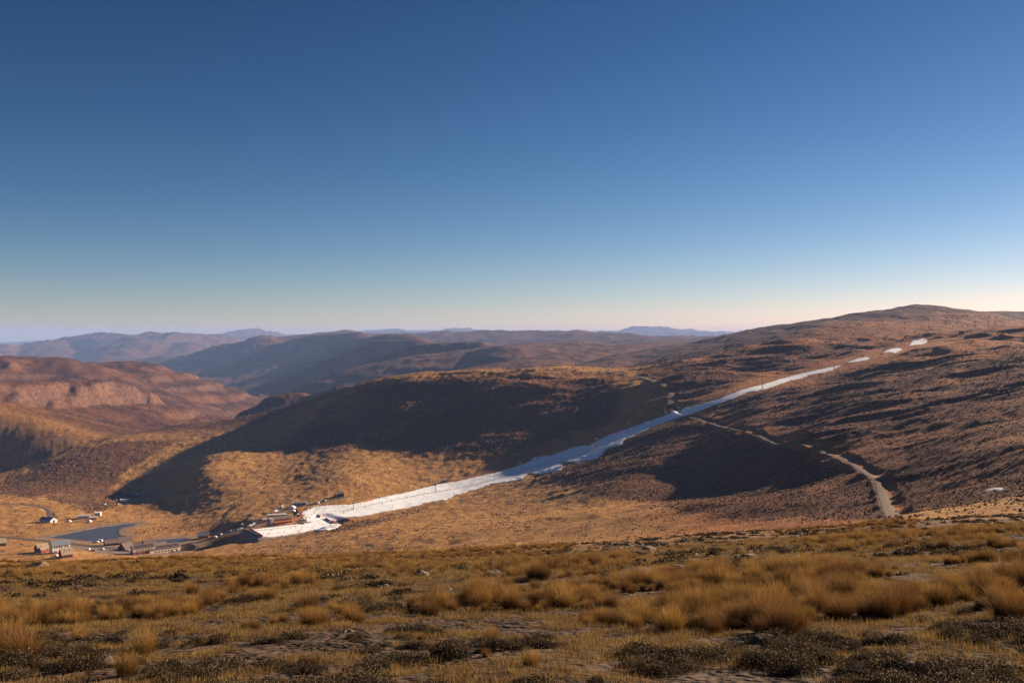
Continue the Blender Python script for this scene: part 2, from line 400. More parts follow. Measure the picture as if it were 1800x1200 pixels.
def add_road(key, half, cut, near_fall, far_fall, y0, y1):
    A = smooth_path(hits(ROAD_PX[key], base_z, y0, y1)); A[:, 2] = base_z(A[:, 0], A[:, 1]); B = A.copy()
    for _ in range(8): B[1:-1, 2] = (B[:-2, 2]+2*B[1:-1, 2]+B[2:, 2])/4
    B[:, 2] -= cut; ROADS[key] = (B, half)
    bx = (B[:, 0].min()-60, B[:, 0].max()+60, B[:, 1].min()-60, B[:, 1].max()+60)
    pts = [tuple(p) for p in B[::2]]
    if len(B) % 2 == 0: pts.append(tuple(B[-1]))
    def ed(x, Y, z):
        m = (x > bx[0]) & (x < bx[1]) & (Y > bx[2]) & (Y < bx[3])
        if m.any():
            D, ZZ, SD = seg_dist(x[m], Y[m], pts)
            k = 1-ss(0, 1, (D-half)/np.where(SD > 0, far_fall, near_fall))
            z = z.copy(); z[m] = z[m]*(1-k)+ZZ*k
        return z
    EDITS.append(ed)
# valley floor: three ponds cut into the flat, lodge platform raised above it
POND_Z = -200.6
def flat_poly(pts, z0=POND_Z): return [((a-CX)/F*(z0/((HY-b)/F)), z0/((HY-b)/F)) for a, b in pts]
POND_PX = {
 'main': [(80,945),(120,937),(170,927),(215,921),(243,919.5),(232,924),(214,929),(208,934),(210,940),(222,944),(205,948),(170,952),(150,951),(128,948),(100,946.5)],
 'middle': [(272,949),(300,946.5),(325,945.5),(331,948),(326,952),(300,956),(270,958),(262,954)],
 'lower': [(310,960),(330,957.5),(352,955.5),(356,959),(350,963),(330,966),(306,968)],
}
POND = {k: flat_poly(v) for k, v in POND_PX.items()}
def poly_sd(x, y, poly):
    D, _, _ = seg_dist(x, y, [(a, b, 0) for a, b in poly]+[(poly[0][0], poly[0][1], 0)])
    return np.where(inside(x, y, poly), -D, D)
def pond_edit(x, Y, z):
    m = (x > -520) & (x < -250) & (Y > 880) & (Y < 1130)
    if m.any():
        zz = z[m].copy(); xm = x[m]+1.2*fbm(x[m]/9, Y[m]/9, 2, 5); ym = Y[m]
        D = np.minimum.reduce([poly_sd(xm, ym, p) for p in POND.values()])
        lim = POND_Z + .5 + np.clip(D, 0, 60)*.05
        k = 1-ss(4, 60, D); zz = zz*(1-k) + (POND_Z+.45+.02*np.clip(D, 0, 30)+.15*fbm(xm/9, ym/9, 2, 6))*k
        kk = 1-ss(-5, 1.0, D); zz = zz*(1-kk)+(POND_Z-1.6)*kk
        z = z.copy(); z[m] = zz
    return z
EDITS.append(pond_edit)
for key, half, cut, nf, ff, y0, y1 in (('west', 3.5, .2, 8, 8, 860, 1100), ('farm', 2.2, .6, 4, 4, 1000, 1300), ('lodge', 4, .2, 8, 8, 880, 1150),
                                       ('right', 1.8, .1, 6, 3, 250, 1250), ('upper', 3.6, -.1, 6, 4, 1100, 1700)):
    add_road(key, half, cut, nf, ff, y0, y1)
# the levelled snow play area below the lodge, with its steep bank
PLAT_Z = -182.5
PLAT = flat_poly([(431,930),(500,922),(540,916),(566,910),(592,918),(600,923),(575,932),(500,942),(459,946)], PLAT_Z)
def plat_edit(x, Y, z):
    m = (x > -300) & (x < -100) & (Y > 820) & (Y < 1050)
    if m.any():
        D = poly_sd(x[m], Y[m], PLAT); k = 1-ss(.5, 10, D); z = z.copy()
        target = PLAT_Z + .012*(Y[m]-900)
        z[m] = z[m]*(1-k)+target*k
    return z
EDITS.append(plat_edit)


MAT_GROUND = ground_material()
def build_ground():
    un = np.concatenate([np.linspace(-1.25, -.60, 120, endpoint=False), np.linspace(-.60, .60, 1240), np.linspace(.60, 1.25, 121)[1:]])
    def lq(a, b, n): return np.exp(np.linspace(math.log(a), math.log(b), n, endpoint=False))
    q = np.concatenate([lq(3, 14, 110), lq(14, 100, 330), lq(100, 600, 240), lq(600, 1700, 520), lq(1700, 4200, 330), lq(4200, 16000, 330), lq(16000, 30000, 70), [30000.]])
    U, Qm = np.meshgrid(un, q); X = U*Qm; Yy = Qm-Q0
    x = X.ravel(); y = Yy.ravel()
    z = ground_z(x, y)
    nc, nr = len(un), len(q)
    idx = np.arange(nc*nr).reshape(nr, nc)
    Fq = np.stack([idx[:-1, :-1], idx[:-1, 1:], idx[1:, 1:], idx[1:, :-1]], -1).reshape(-1, 4)
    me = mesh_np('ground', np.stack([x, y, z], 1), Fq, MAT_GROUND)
    Zg = z.reshape(nr, nc)
    dzx = np.gradient(Zg, axis=1)/np.maximum(np.gradient(X, axis=1), 1e-6)
    dzy = np.gradient(Zg, axis=0)/np.maximum(np.gradient(Yy, axis=0), 1e-6)
    slope = np.hypot(dzx, dzy).ravel()
    u = x/np.maximum(y, 1)
    px = u*F+CX; py = HY-z/np.maximum(y, 1)*F
    def attr(n, v):
        a = me.attributes.new(n, 'FLOAT', 'POINT'); a.data.foreach_set('value', np.ascontiguousarray(np.clip(v, 0, 1), np.float32))
    heath = heath_shade_mask(x, y, z)
    attr('heath', heath)
    attr('rock', ss(.66, 1.15, slope)*(y > 100)*.75)
    attr('dirt', dirt_mask(x, y))
    attr('fore', 1-ss(40, 110, y))
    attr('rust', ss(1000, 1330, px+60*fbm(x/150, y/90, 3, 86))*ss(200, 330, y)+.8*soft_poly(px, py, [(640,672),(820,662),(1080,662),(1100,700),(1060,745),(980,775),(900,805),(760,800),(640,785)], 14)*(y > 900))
    attr('far', ss(1540, 1750, y)*(1-.75*ss(1330, 1480, px)*(1-ss(2500, 2750, y))))
    o = link('ground', me); tag(o, kind='structure'); return o
def soft_poly(px, py, poly, w):
    D, _, _ = seg_dist(px, py, [(a, b, 0) for a, b in poly]+[(poly[0][0], poly[0][1], 0)])
    return ss(-w, w, np.where(inside(px, py, poly), D, -D))
# heath on the slopes, and shade painted as heath on the left spur: outlines given as bearings and angles below the horizon
HEATH_SHADE = [
 (.72, 14, [(640,672),(820,662),(1080,662),(1100,700),(1060,745),(980,775),(900,805),(760,800),(640,785),(560,800),(480,790),(560,720)]),
 (1.0, 12, [(0,840),(130,795),(215,775),(330,770),(260,800),(200,850),(60,880),(0,870)]),  # left spur front: heath raised to full, painting the slope's shade into its colour
 (.70, 8, [(60,852),(190,846),(230,870),(160,905),(90,880)]),
 (.60, 6, [(560,905),(620,915),(760,885),(760,895),(620,935),(540,935)]),
 (.75, 16, [(940,830),(1050,790),(1210,728),(1350,770),(1540,840),(1580,915),(1300,915),(1100,880),(1000,860)]),
 (.62, 20, [(1200,715),(1330,680),(1500,640),(1820,600),(1820,880),(1600,905),(1560,840),(1440,780)]),
 (.65, 14, [(1100,650),(1330,610),(1500,595),(1640,600),(1500,625),(1330,668),(1200,700)]),
]
LOT_PX = [(118,953),(170,953),(235,958),(300,956),(330,968),(230,974),(180,974),(140,962),(116,960)]
def heath_shade_mask(x, y, z):
    Ys = np.maximum(y, 1); px = x/Ys*F+CX; py = HY-z/Ys*F
    v = np.full(x.shape, .10)
    wob = 1+0*px
    wx = px+14*fbm(x/60, y/60, 3, 83); wy = py+6*fbm(x/60+9, y/60, 3, 84)
    m = (y > 90) & (np.abs(x/Ys) < .62)
    for val, wd, poly in HEATH_SHADE:
        k = np.zeros(x.shape); k[m] = soft_poly(wx[m], wy[m], poly, wd)
        v = np.maximum(v, val*k)
    v = v + .33*fbm(x/90, y/60, 4, 81)
    return v
def dirt_mask(x, y):
    d = np.zeros(x.shape)
    m = (y > 240) & (y < 1700) & (np.abs(x) < 900)
    for key, (B, half) in ROADS.items():
        D, _, _ = seg_dist(x[m], y[m], [tuple(p) for p in B[::3]]+[tuple(B[-1])])
        d[m] = np.maximum(d[m], 1-ss(half-.4, half+1.3, D+1.0*fbm(x[m]/5, y[m]/5, 2, 8)))
    for p in POND.values():
        D = poly_sd(x[m]+2*fbm(x[m]/9, y[m]/9, 2, 5), y[m], p); d[m] = np.maximum(d[m], .8*(1-ss(5, 16, D)))
    lot = flat_poly(LOT_PX, -197.)
    D = poly_sd(x[m]+3*fbm(x[m]/12, y[m]/12, 2, 5), y[m], lot); d[m] = np.maximum(d[m], 1-ss(0, 6, D))
    D = poly_sd(x[m], y[m], PLAT); d[m] = np.maximum(d[m], .9*(1-ss(5, 12, D)))
    return d
build_ground()
#@@REST
# ------------------------------------------------------------------ water, roads, snow
def simple(name, c, rough=.8, var=.15, scale=1.5, metal=0., spec=.2):
    k = N(name); k.b.inputs['Roughness'].default_value = rough; k.b.inputs['Metallic'].default_value = metal
    k.b.inputs['Specular IOR Level'].default_value = spec
    f = k.noise(scale, 4, .6)
    k.col(k.mix(k.fr(f, .3, .7), tuple(v*(1-var) for v in c), tuple(min(1, v*(1+var)) for v in c))); return k.m
def cells(poly_test, bx, cell):
    """grid of small quads covering a plan shape"""
    xs = np.arange(bx[0], bx[1]+cell, cell); ys = np.arange(bx[2], bx[3]+cell, cell)
    X, Y = np.meshgrid(xs, ys); keep = poly_test(X.ravel(), Y.ravel()).reshape(X.shape)
    q = keep[:-1, :-1] & keep[:-1, 1:] & keep[1:, 1:] & keep[1:, :-1]
    idx = np.arange(X.size).reshape(X.shape)
    Fq = np.stack([idx[:-1, :-1], idx[:-1, 1:], idx[1:, 1:], idx[1:, :-1]], -1)[q]
    used, inv = np.unique(Fq, return_inverse=True)
    return X.ravel()[used], Y.ravel()[used], inv.reshape(Fq.shape)
kw = N('pond_water'); kw.col((.055, .052, .045)); kw.b.inputs['Roughness'].default_value = .3; kw.b.inputs['Specular IOR Level'].default_value = .35
kw.bump(kw.noise(.8, 3, .6), .25, .12)
for key, p in POND.items():
    P3 = np.array(p); c = P3.mean(0)
    x, y, Fq = cells(lambda X, Y: poly_sd(X, Y, p) < 4, (P3[:, 0].min()-5, P3[:, 0].max()+5, P3[:, 1].min()-5, P3[:, 1].max()+5), 2.)
    tag(link('water', mesh_np('water', np.stack([x, y, np.full(x.shape, POND_Z-.05)], 1), Fq, kw.m)), kind='structure')
kr = N('gravel_road'); f = kr.noise(.8, 5, .7)
kr.col(kr.ramp(f, [(.3, (.075, .050, .036)), (.55, (.125, .086, .062)), (.75, (.19, .135, .10))])); kr.bump(kr.noise(1.2, 5, .7), .6, .3)
for key, (B, half) in ROADS.items():
    T = np.gradient(B[:, :2], axis=0); T /= np.linalg.norm(T, axis=1)[:, None]+1e-9; Nn = np.stack([-T[:, 1], T[:, 0]], 1)
    k = 7; offs = np.linspace(-1, 1, k)*half; V = []
    for i in range(len(B)):
        for j, o in enumerate(offs):
            oo = o*(1+.18*fbm(np.array([i*.21]), np.array([j*.3+3.]), 2, 4)[0])
            V.append((B[i, 0]+Nn[i, 0]*oo, B[i, 1]+Nn[i, 1]*oo, 0))
    V = np.array(V); camber = np.tile(np.array([0, .16, .10, .20, .10, .16, 0])+.10, len(B))
    V[:, 2] = ground_z(V[:, 0], V[:, 1])+camber
    idx = np.arange(len(V)).reshape(len(B), k)
    Fq = np.stack([idx[:-1, :-1], idx[:-1, 1:], idx[1:, 1:], idx[1:, :-1]], -1).reshape(-1, 4)
    tag(link('road', mesh_np('road', V, Fq, kr.m)), kind='structure')

RUN_PX = [(527,900),(553,890),(587,888),(613,887),(640,881),(670,874),(713,865),(767,852),(825,841),(860,833),(900,822),(932,810),(935,804),(953,800),(967,801),(990,792),(1015,784),(1037,782),(1053,773),(1067,765),(1093,757),(1115,749),(1160,733),(1196,721),(1242,708),(1262,702),(1291,690),(1333,678),(1378,664),(1407,657),(1447,648),(1478,642),
          (1464,650),(1453,654),(1420,660),(1411,665),(1389,669),(1367,677),(1351,682),(1331,688),(1313,690),(1289,701),(1264,709),(1233,721),(1211,729),(1193,734),(1173,741),(1144,752),(1100,771),(1093,782),(1067,788),(1061,797),(1052,805),(1027,810),(1015,814),(1003,811),(985,812),(992,820),(983,827),(953,832),(927,833),(918,842),(893,847),(860,852),(850,856),(825,863),(800,870),(783,879),(758,882),(742,886),(717,893),(683,898),(658,903),(633,908),(600,913),(587,916),(573,914),(563,917),(540,918),(532,911)]
PLAY_PX = [(437,931),(500,924),(540,919),(563,914),(577,914),(588,921),(599,923),(577,932),(560,934),(552,931),(530,936),(500,941),(470,944.5),(460,944)]
PATCH_PX = [([(1487,638),(1504,631),(1524,627),(1531,630),(1520,634),(1500,637)], 1150, 1600),
            ([(1551,620),(1564,614),(1578,611),(1587,614),(1573,621),(1562,619)], 1150, 1650),
            ([(1596,608),(1602,601),(1613,595),(1625,595),(1629,600),(1622,606),(1610,606)], 1150, 1750),
            ([(1733,862),(1747,858),(1760,858.5),(1766,861),(1752,864.5)], 200, 420)]
def plan(pts, y0, y1): return [tuple(hit(a, b, y0, y1, ground_z)[:2]) for a, b in pts]
ks = N('snow'); ks.b.inputs['Roughness'].default_value = .55
f1 = ks.noise(.10, 5, .65); f2 = ks.noise(.8, 4, .6)
c = ks.ramp(f1, [(.30, (.74, .76, .80)), (.5, (.86, .87, .88)), (.7, (.92, .92, .92))])
ed_ = ks.math('MULTIPLY', ks.attr('edge'), ks.fr(f2, .38, .62, .15, 1.))
ks.col(ks.mix(ed_, ks.mix(ks.fr(f2, .66, .82, 0, .3), c, (.50, .43, .36)), (.34, .24, .16)))
ks.b.inputs['Subsurface Weight'].default_value = 0
ks.bump(ks.noise(.5, 4, .6), .25, .25)
def snow_sheet(plan_poly, thick, cell, rag):
    P3 = np.array(plan_poly); bx = (P3[:, 0].min()-3, P3[:, 0].max()+3, P3[:, 1].min()-3, P3[:, 1].max()+3)
    def sd(X, Y): return -poly_sd(X, Y, plan_poly)+rag*fbm(X/7, Y/7, 4, 101)+rag*.6*fbm(X/2.2, Y/2.2, 3, 102)
    x, y, Fq = cells(lambda X, Y: sd(X, Y) > -1.2*cell, bx, cell)
    d = sd(x, y); z = ground_z(x, y)
    z = z + np.clip(d*.45, -.5, thick) + .06*fbm(x/6, y/6, 3, 103)*np.clip(d/2, 0, 1) + .10
    me = mesh_np('snow', np.stack([x, y, z], 1), Fq, ks.m); a_ = me.attributes.new('edge', 'FLOAT', 'POINT'); a_.data.foreach_set('value', np.ascontiguousarray(1-ss(.2, 3.2, d), np.float32))
    tag(link('snow', me), kind='structure')
RUN = plan(RUN_PX, 880, 1500); PLAY = plan(PLAY_PX, 860, 1010)
snow_sheet(RUN, .45, 1.3, 3.0); snow_sheet(PLAY, .5, 1.2, 1.2)
PATCHES = [plan(p, a, b) for p, a, b in PATCH_PX]
for q, cell in zip(PATCHES, (1.5, 1.5, 1.5, .6)): snow_sheet(q, .35 if cell > 1 else .12, cell, 2.2 if cell > 1 else 1.6)

# ------------------------------------------------------------------ small mesh builder
class MB:
    def __init__(s): s.bm = bmesh.new(); s.mi = 0
    def box(s, c, size, rz=0., ry=0., bevel=0.):
        r = bmesh.ops.create_cube(s.bm, size=1.); vs = r['verts']
        M = Matrix.Translation(c) @ Matrix.Rotation(rz, 4, 'Z') @ Matrix.Rotation(ry, 4, 'Y') @ Matrix.Diagonal((*size, 1))
        bmesh.ops.transform(s.bm, matrix=M, verts=vs)
        fs = {f for v in vs for f in v.link_faces}
        for f in fs: f.material_index = s.mi
        if bevel: bmesh.ops.bevel(s.bm, geom=list({e for v in vs for e in v.link_edges}), offset=bevel, segments=1, affect='EDGES')
        return s
    def tube(s, a, b, r0, r1=None, n=8):
        a = Vector(a); b = Vector(b); d = b-a; r1 = r0 if r1 is None else r1
        M = Matrix.Translation((a+b)/2) @ d.to_track_quat('Z', 'Y').to_matrix().to_4x4()
        r = bmesh.ops.create_cone(s.bm, cap_ends=True, segments=n, radius1=r0, radius2=r1, depth=d.length, matrix=M)
        for f in {f for v in r['verts'] for f in v.link_faces}: f.material_index = s.mi
        return s
    def prism(s, prof, x0, x1):
        """profile in the YZ plane pushed along X"""
        A = [s.bm.verts.new((x0, y, z)) for y, z in prof]; B = [s.bm.verts.new((x1, y, z)) for y, z in prof]
        n = len(prof); fs = [s.bm.faces.new(A), s.bm.faces.new(B[::-1])]
        for i in range(n): fs.append(s.bm.faces.new((A[i], B[i], B[(i+1) % n], A[(i+1) % n])))
        for f in fs: f.material_index = s.mi
        bmesh.ops.recalc_face_normals(s.bm, faces=fs); return s
    def dome(s, c, r, sx=1, sy=1, sz=1, sub=2):
        q = bmesh.ops.create_icosphere(s.bm, subdivisions=sub, radius=r, matrix=Matrix.Translation(c) @ Matrix.Diagonal((sx, sy, sz, 1)))
        for f in {f for v in q['verts'] for f in v.link_faces}: f.material_index = s.mi
        return s
    def mesh(s, name, *mats, smooth=False):
        me = bpy.data.meshes.new(name); s.bm.to_mesh(me); s.bm.free()
        for m in mats: me.materials.append(m)
        if smooth: me.polygons.foreach_set('use_smooth', np.ones(len(me.polygons), bool))
        return me
    def obj(s, name, parent, *mats, smooth=False): return link(name, s.mesh(name, *mats, smooth=smooth), parent)
def empty(name, loc, rz=0., label=None, cat=None, group=None):
    o = bpy.data.objects.new(name, None); COL.objects.link(o); o.location = loc; o.rotation_euler = (0, 0, rz)
    return tag(o, label, cat, group)
def copy_tree(o, parent=None):
    c = o.copy(); COL.objects.link(c); c.parent = parent
    for ch in list(o.children): copy_tree(ch, c)
    return c
def at(px, py, y0=840, y1=1500): return tuple(float(v) for v in hit(px, py, y0, y1, ground_z))

M = {}
for n_, c_, r_ in (('white_wall', (.74, .70, .66), .8), ('cream_wall', (.62, .50, .38), .85), ('brick', (.26, .075, .05), .9), ('dark_timber', (.075, .04, .03), .85),
                   ('grey_roof', (.16, .18, .21), .6), ('brown_roof', (.15, .10, .08), .85), ('thatch', (.30, .22, .15), .95), ('black_panel', (.015, .02, .035), .25),
                   ('window_glass', (.02, .025, .035), .15), ('orange_timber', (.52, .20, .06), .8), ('blue_roof', (.14, .19, .32), .5), ('red_paint', (.50, .08, .05), .6),
                   ('white_paint', (.80, .80, .82), .5), ('steel', (.28, .28, .29), .5), ('dark_steel', (.06, .06, .065), .6), ('orange_pad', (.75, .20, .05), .7),
                   ('net_red', (.62, .07, .07), .8), ('cloth_white', (.82, .82, .80), .9), ('grey_concrete', (.36, .33, .30), .9), ('lilac_shed', (.20, .19, .27), .6),
                   ('tyre', (.02, .02, .02), .9), ('stone_wall', (.20, .14, .10), .9), ('pink_wall', (.58, .36, .28), .9), ('tin', (.45, .42, .40), .5), ('skin', (.45, .26, .18), .6), ('wood_pole', (.16, .11, .075), .9)):
    M[n_] = simple(n_, c_, r_)

# ------------------------------------------------------------------ houses
def house(name, label, px, py, L, D, H, RH, rz, wall, roof, over=.5, wins=(), door=None, group=None, low=None, panels=0, chimney=False, cat='house', skylights=0, y0=840, y1=1500):
    """gabled house, ridge along local X; (px, py) is the foot of its near long wall's middle"""
    p = at(px, py, y0, y1)
    t = empty(name, (p[0], p[1], p[2]), R(rz), label, cat, group)
    b = MB(); prof = [(-D/2, -2.5), (D/2, -2.5), (D/2, H), (0, H+RH), (-D/2, H)]
    b.prism(prof, -L/2, L/2); b.obj('wall', t, M[wall])
    if low:
        b = MB(); b.prism([(-D/2-.05, -2.5), (D/2+.05, -2.5), (D/2+.05, H*.45), (-D/2-.05, H*.45)], -L/2-.05, L/2+.05); b.obj('plinth', t, M[low])
    b = MB(); th = .22; e = over*RH/(D/2); s_ = (D/2+over)
    b.prism([(-s_, H-e+.03), (0, H+RH+.03), (0, H+RH+.03+th), (-s_, H-e+.03+th)], -L/2-over, L/2+over)
    b.prism([(s_, H-e+.03), (s_, H-e+.03+th), (0, H+RH+.03+th), (0, H+RH+.031)], -L/2-over, L/2+over)
    rf = b.obj('roof', t, M[roof])
    ang = math.atan2(RH, D/2)
    def on_roof(nm, x, f, w_, l_, m, par, side=-1, hh=.12):
        y = side*(D/2)*(1-f); z = H+RH*f+.03+th
        me = MB().box((0, 0, 0), (w_, l_, hh)).mesh(nm, m); o = link(nm, me, par, (x, y, z+.06)); o.rotation_euler = (ang if side < 0 else -ang, 0, 0); return o
    for k in range(skylights): on_roof('skylight', (-.22+.44*k)*L, .5, .9, 1.1, M['window_glass'], rf)
    for k in range(panels): on_roof('solar_panel', 0, .22+.40*k, L*.86, math.hypot(RH, D/2)*.22, M['black_panel'], rf)
    if chimney: MB().box((L*.25, D*.12, H+RH*.9), (.8, .8, 1.8)).obj('chimney', rf, M['brick'])
    for (wx, wz, ww, wh, side) in wins:
        if side == 0: c_ = (wx, -D/2-.02-(.05 if low else 0), wz); sz = (ww, .12, wh); fz = (ww+.25, .06, wh+.25)
        else: c_ = (side*(L/2+.02+(.05 if low else 0)), wx, wz); sz = (.12, ww, wh); fz = (.06, ww+.25, wh+.25)
        w_ = MB().box(c_, sz).obj('window', t, M['window_glass']); MB().box(c_, fz).obj('frame', w_, M['dark_timber'])
    if door:
        d_ = MB().box((door, -D/2-.03-(.05 if low else 0), 1.0), (1.1, .14, 2.1)).obj('door', t, M['dark_timber'])
        MB().box((door+.38, -D/2-.14-(.05 if low else 0), 1.0), (.08, .1, .08)).obj('handle', d_, M['steel'])
    return t
row6 = [(-5.6+2.0*k, 5.9, 1.0, 1.1, 0) for k in range(4)]+[(3.4, 5.9, 1.0, 1.1, 0), (5.4, 5.9, 1.0, 1.1, 0)]
# near long wall faces down-right, the ridge runs away to the right
hA = house('white_house', 'white two-storey house with blue-grey roof, tallest of the cottages left of the car park', 105, 971, 15, 8.5, 7.6, 3.6, 42, 'white_wall', 'grey_roof', .5, row6+[(-4, 1.5, 1.2, 1.2, 0), (5, 1.5, 1.2, 1.2, 0)], door=.5)
MB().prism([(-6.4, -1), (-4.3, -1), (-4.3, 2.2), (-5.35, 3.3), (-6.4, 2.2)], -6.5, -3.8).obj('porch', hA, M['brick'])
hB = house('cottage', 'dark brick cottage with a double gable, left of the white two-storey house', 73, 969.5, 9, 8.5, 3.6, 3.8, 52, 'brick', 'thatch', .7, [(0, 1.6, 1.1, 1.1, 0), (0, 1.6, 1.2, 1.2, -1)], skylights=1, door=-2.6)
bb = MB(); bb.prism([(-8.0, -2), (-3.4, -2), (-3.4, 3.2), (-5.7, 5.6), (-8.0, 3.2)], -4.4, -.2); bb.obj('side_wing', hB, M['brick'])
bb = MB(); bb.prism([(-8.6, 2.9), (-5.7, 5.75), (-5.7, 6.0), (-8.6, 3.15)], -4.9, .2); bb.prism([(-2.8, 2.9), (-2.8, 3.15), (-5.7, 6.01), (-5.7, 5.76)], -4.9, .2); bb.obj('wing_roof', hB, M['thatch'])
hC = house('cottage', 'brick cottage with two roof lights, in front of the white two-storey house', 116, 979, 9, 8.5, 3.6, 4.6, 44, 'brick', 'thatch', .7, [(-2.6, 1.6, 1.2, 1.3, 0), (2.6, 1.6, 1.2, 1.3, 0)], skylights=2, door=.2)
hD = house('cottage', 'brown cottage cut by the left edge of the picture', 0, 959, 9, 8, 3.6, 3.2, 40, 'dark_timber', 'thatch', .7, [(1.5, 1.7, 1.2, 1.2, 0)], door=-1.5)
VILLAGE = 'houses in the village by the ponds'
W3 = [(-3.4, 1.6, 1.1, 1.1, 0), (0.8, 1.6, 1.1, 1.1, 0), (3.4, 1.6, 1.1, 1.1, 0)]
house('lodge', 'low brown-roofed building at the left end of the village row, white vehicles to its left', 194, 957.5, 10.5, 7, 2.6, 2.4, 38, 'dark_timber', 'brown_roof', .8, W3, -1.5, VILLAGE)
house('lodge', 'long plain brown roof behind the dark gable, between the large pond and the car park', 218, 955, 12, 8.5, 2.6, 3.8, 38, 'dark_timber', 'brown_roof', .8, W3, 6.2, VILLAGE)
house('lodge', 'dark steep-gabled house with three white cars parked in front', 222, 966.5, 10, 10, 2.6, 4.4, 62, 'dark_timber', 'brown_roof', .8, [(0, 1.6, 1.4, 1.3, -1), (0, 1.6, 1.4, 1.3, 0)], 2.4, VILLAGE)
house('lodge', 'cream and red brick building with dark solar panels, nearest of the village row', 251, 972, 20, 8, 6.0, 2.2, 40, 'cream_wall', 'brown_roof', .5, [(-6.5+2.6*k, 3.6, 1.0, .9, 0) for k in range(6)]+[(-6.5+2.6*k, 1.2, 1.2, 1.1, 0) for k in (0, 2, 3, 5)], -1.3, VILLAGE, low='brick', panels=2)
house('lodge', 'long cream-walled building with dark solar panels at the right end of the village row', 288, 969.5, 29, 8, 4.4, 2.2, 40, 'cream_wall', 'brown_roof', .5, [(-9+3.0*k, 1.7, 1.0, 1.0, 0) for k in range(7)], 10.8, VILLAGE, panels=2)
house('lodge', 'brown-roofed building beside the left end of the middle pond', 262, 957.5, 11, 7.5, 2.6, 2.8, 38, 'dark_timber', 'brown_roof', .8, W3, 5.3, VILLAGE, chimney=True)
house('lodge', 'gabled dark house between the solar-roofed buildings and the middle pond', 281, 963.5, 11, 8, 2.6, 3.2, 50, 'dark_timber', 'brown_roof', .8, [(0, 1.6, 1.4, 1.3, -1), (1, 1.6, 1.2, 1.2, 0)], -2.5, VILLAGE)
house('lodge', 'small gabled house at the water between the middle and the lower pond', 303, 963.5, 9, 7, 2.6, 2.6, 40, 'brick', 'brown_roof', .7, [(0, 1.6, 1.2, 1.2, 0)], 2.6, VILLAGE)
house('lodge', 'small brown hut tucked behind the dark gabled house', 240, 961, 8, 6, 2.5, 2.2, 30, 'stone_wall', 'brown_roof', .5, [(0, 1.5, 1., 1., 0)], -2, VILLAGE)
house('cottage', 'orange timber house with dark roof on the bank above the lower pond', 358, 945, 10, 7, 3.0, 2.6, 15, 'orange_timber', 'grey_roof', .5, [(-2.8, 1.6, 1.2, 1.1, 0), (2.8, 1.6, 1.2, 1.1, 0), (0, 1.5, 1.2, 1.2, -1)], .2, chimney=True)
house('barn', 'blue-roofed metal barn with a pale gable beside scattered scrap', 85, 917.5, 15, 10, 3.2, 2.4, -20, 'tin', 'blue_roof', .4, [(0, 1.6, 2.4, 2.2, 1)], 2.0, cat='barn')
house('shack', 'long pinkish-white shack above the large pond', 147, 911, 13, 6, 3.4, .9, 20, 'white_wall', 'tin', .3, [(-3.5, 1.8, 1.1, 1.0, 0), (0, 1.8, 1.1, 1.0, 0)], 3.2, cat='shack')
house('shack', 'small reddish shack right of the long pinkish-white one', 163, 913, 6.5, 5, 2.8, .9, 30, 'pink_wall', 'tin', .3, [(1.2, 1.6, .9, .9, 0)], -1.2, cat='shack')
house('shack', 'white box-like shack standing behind the reddish one', 172, 905.5, 6.5, 5, 3.4, .5, 12, 'white_wall', 'white_paint', .2, [(1.2, 1.8, 1., 1., 0)], -1.3, cat='shack')
house('shack', 'little dark hut on the skyline shoulder near the tall mast', 1690, 586.5, 7, 5, 3.0, 1.6, -15, 'stone_wall', 'brown_roof', .4, [(0, 1.6, 1., 1., 0)], 1.5, cat='hut', y0=1100, y1=2100)
house('hut', 'small dark hut on the mound above the start of the snow run', 599, 871.5, 6.5, 5, 3.0, 1.8, 15, 'dark_timber', 'lilac_shed', .5, [(1, 1.6, 1., 1., 0)], -1.2, cat='hut', y1=1300)
house('hut', 'dark pump hut beside the third pylon of the snow run', 781, 847.5, 4.6, 3.4, 2.2, 1.0, 20, 'dark_timber', 'grey_roof', .3, [(.8, 1.3, .8, .8, 0)], -.9, cat='hut', y1=1400)
house('hut', 'yellowish shed end with grey roof left of the ski lodge', 467, 917, 6.5, 5, 2.8, 1.2, 20, 'cream_wall', 'tin', .3, [(-1.8, 1.4, 1., 1., 0)], 1.4, cat='shed')
for (px, py, lab, nm, wl) in ((220, 882, 'white and red cabin with a blue roof in the shade below the cliff', 'cabin', 'white_wall'), (249, 872, 'long low lilac-grey cabin in the shade, above the white and red one', 'cabin', 'lilac_shed')):
    p = at(px, py); t = empty(nm, p, R(18), lab, 'cabin')
    L_ = 11 if wl == 'white_wall' else 14
    MB().box((0, 0, .9), (L_, 6, 5.0)).obj('wall', t, M[wl])
    if wl == 'white_wall': MB().box((0, -.03, .5), (L_+.1, 6.1, 1.6)).obj('red_band', t, M['red_paint'])
    MB().box((0, 0, 3.55), (L_+.8, 6.8, .3)).obj('roof', t, M['white_paint'])
    MB().box((.3, .2, 3.78), (L_*.7, 4.2, .16)).obj('roof_panel', t, M['blue_roof'])
    for k in (-1, 0, 1): MB().box((k*L_*.28, -3.02, 2.3), (1.4, .12, .9)).obj('window', t, M['window_glass'])
    MB().box((L_*.43, -3.03, 1.6), (1., .12, 2.0)).obj('door', t, M['dark_timber'])

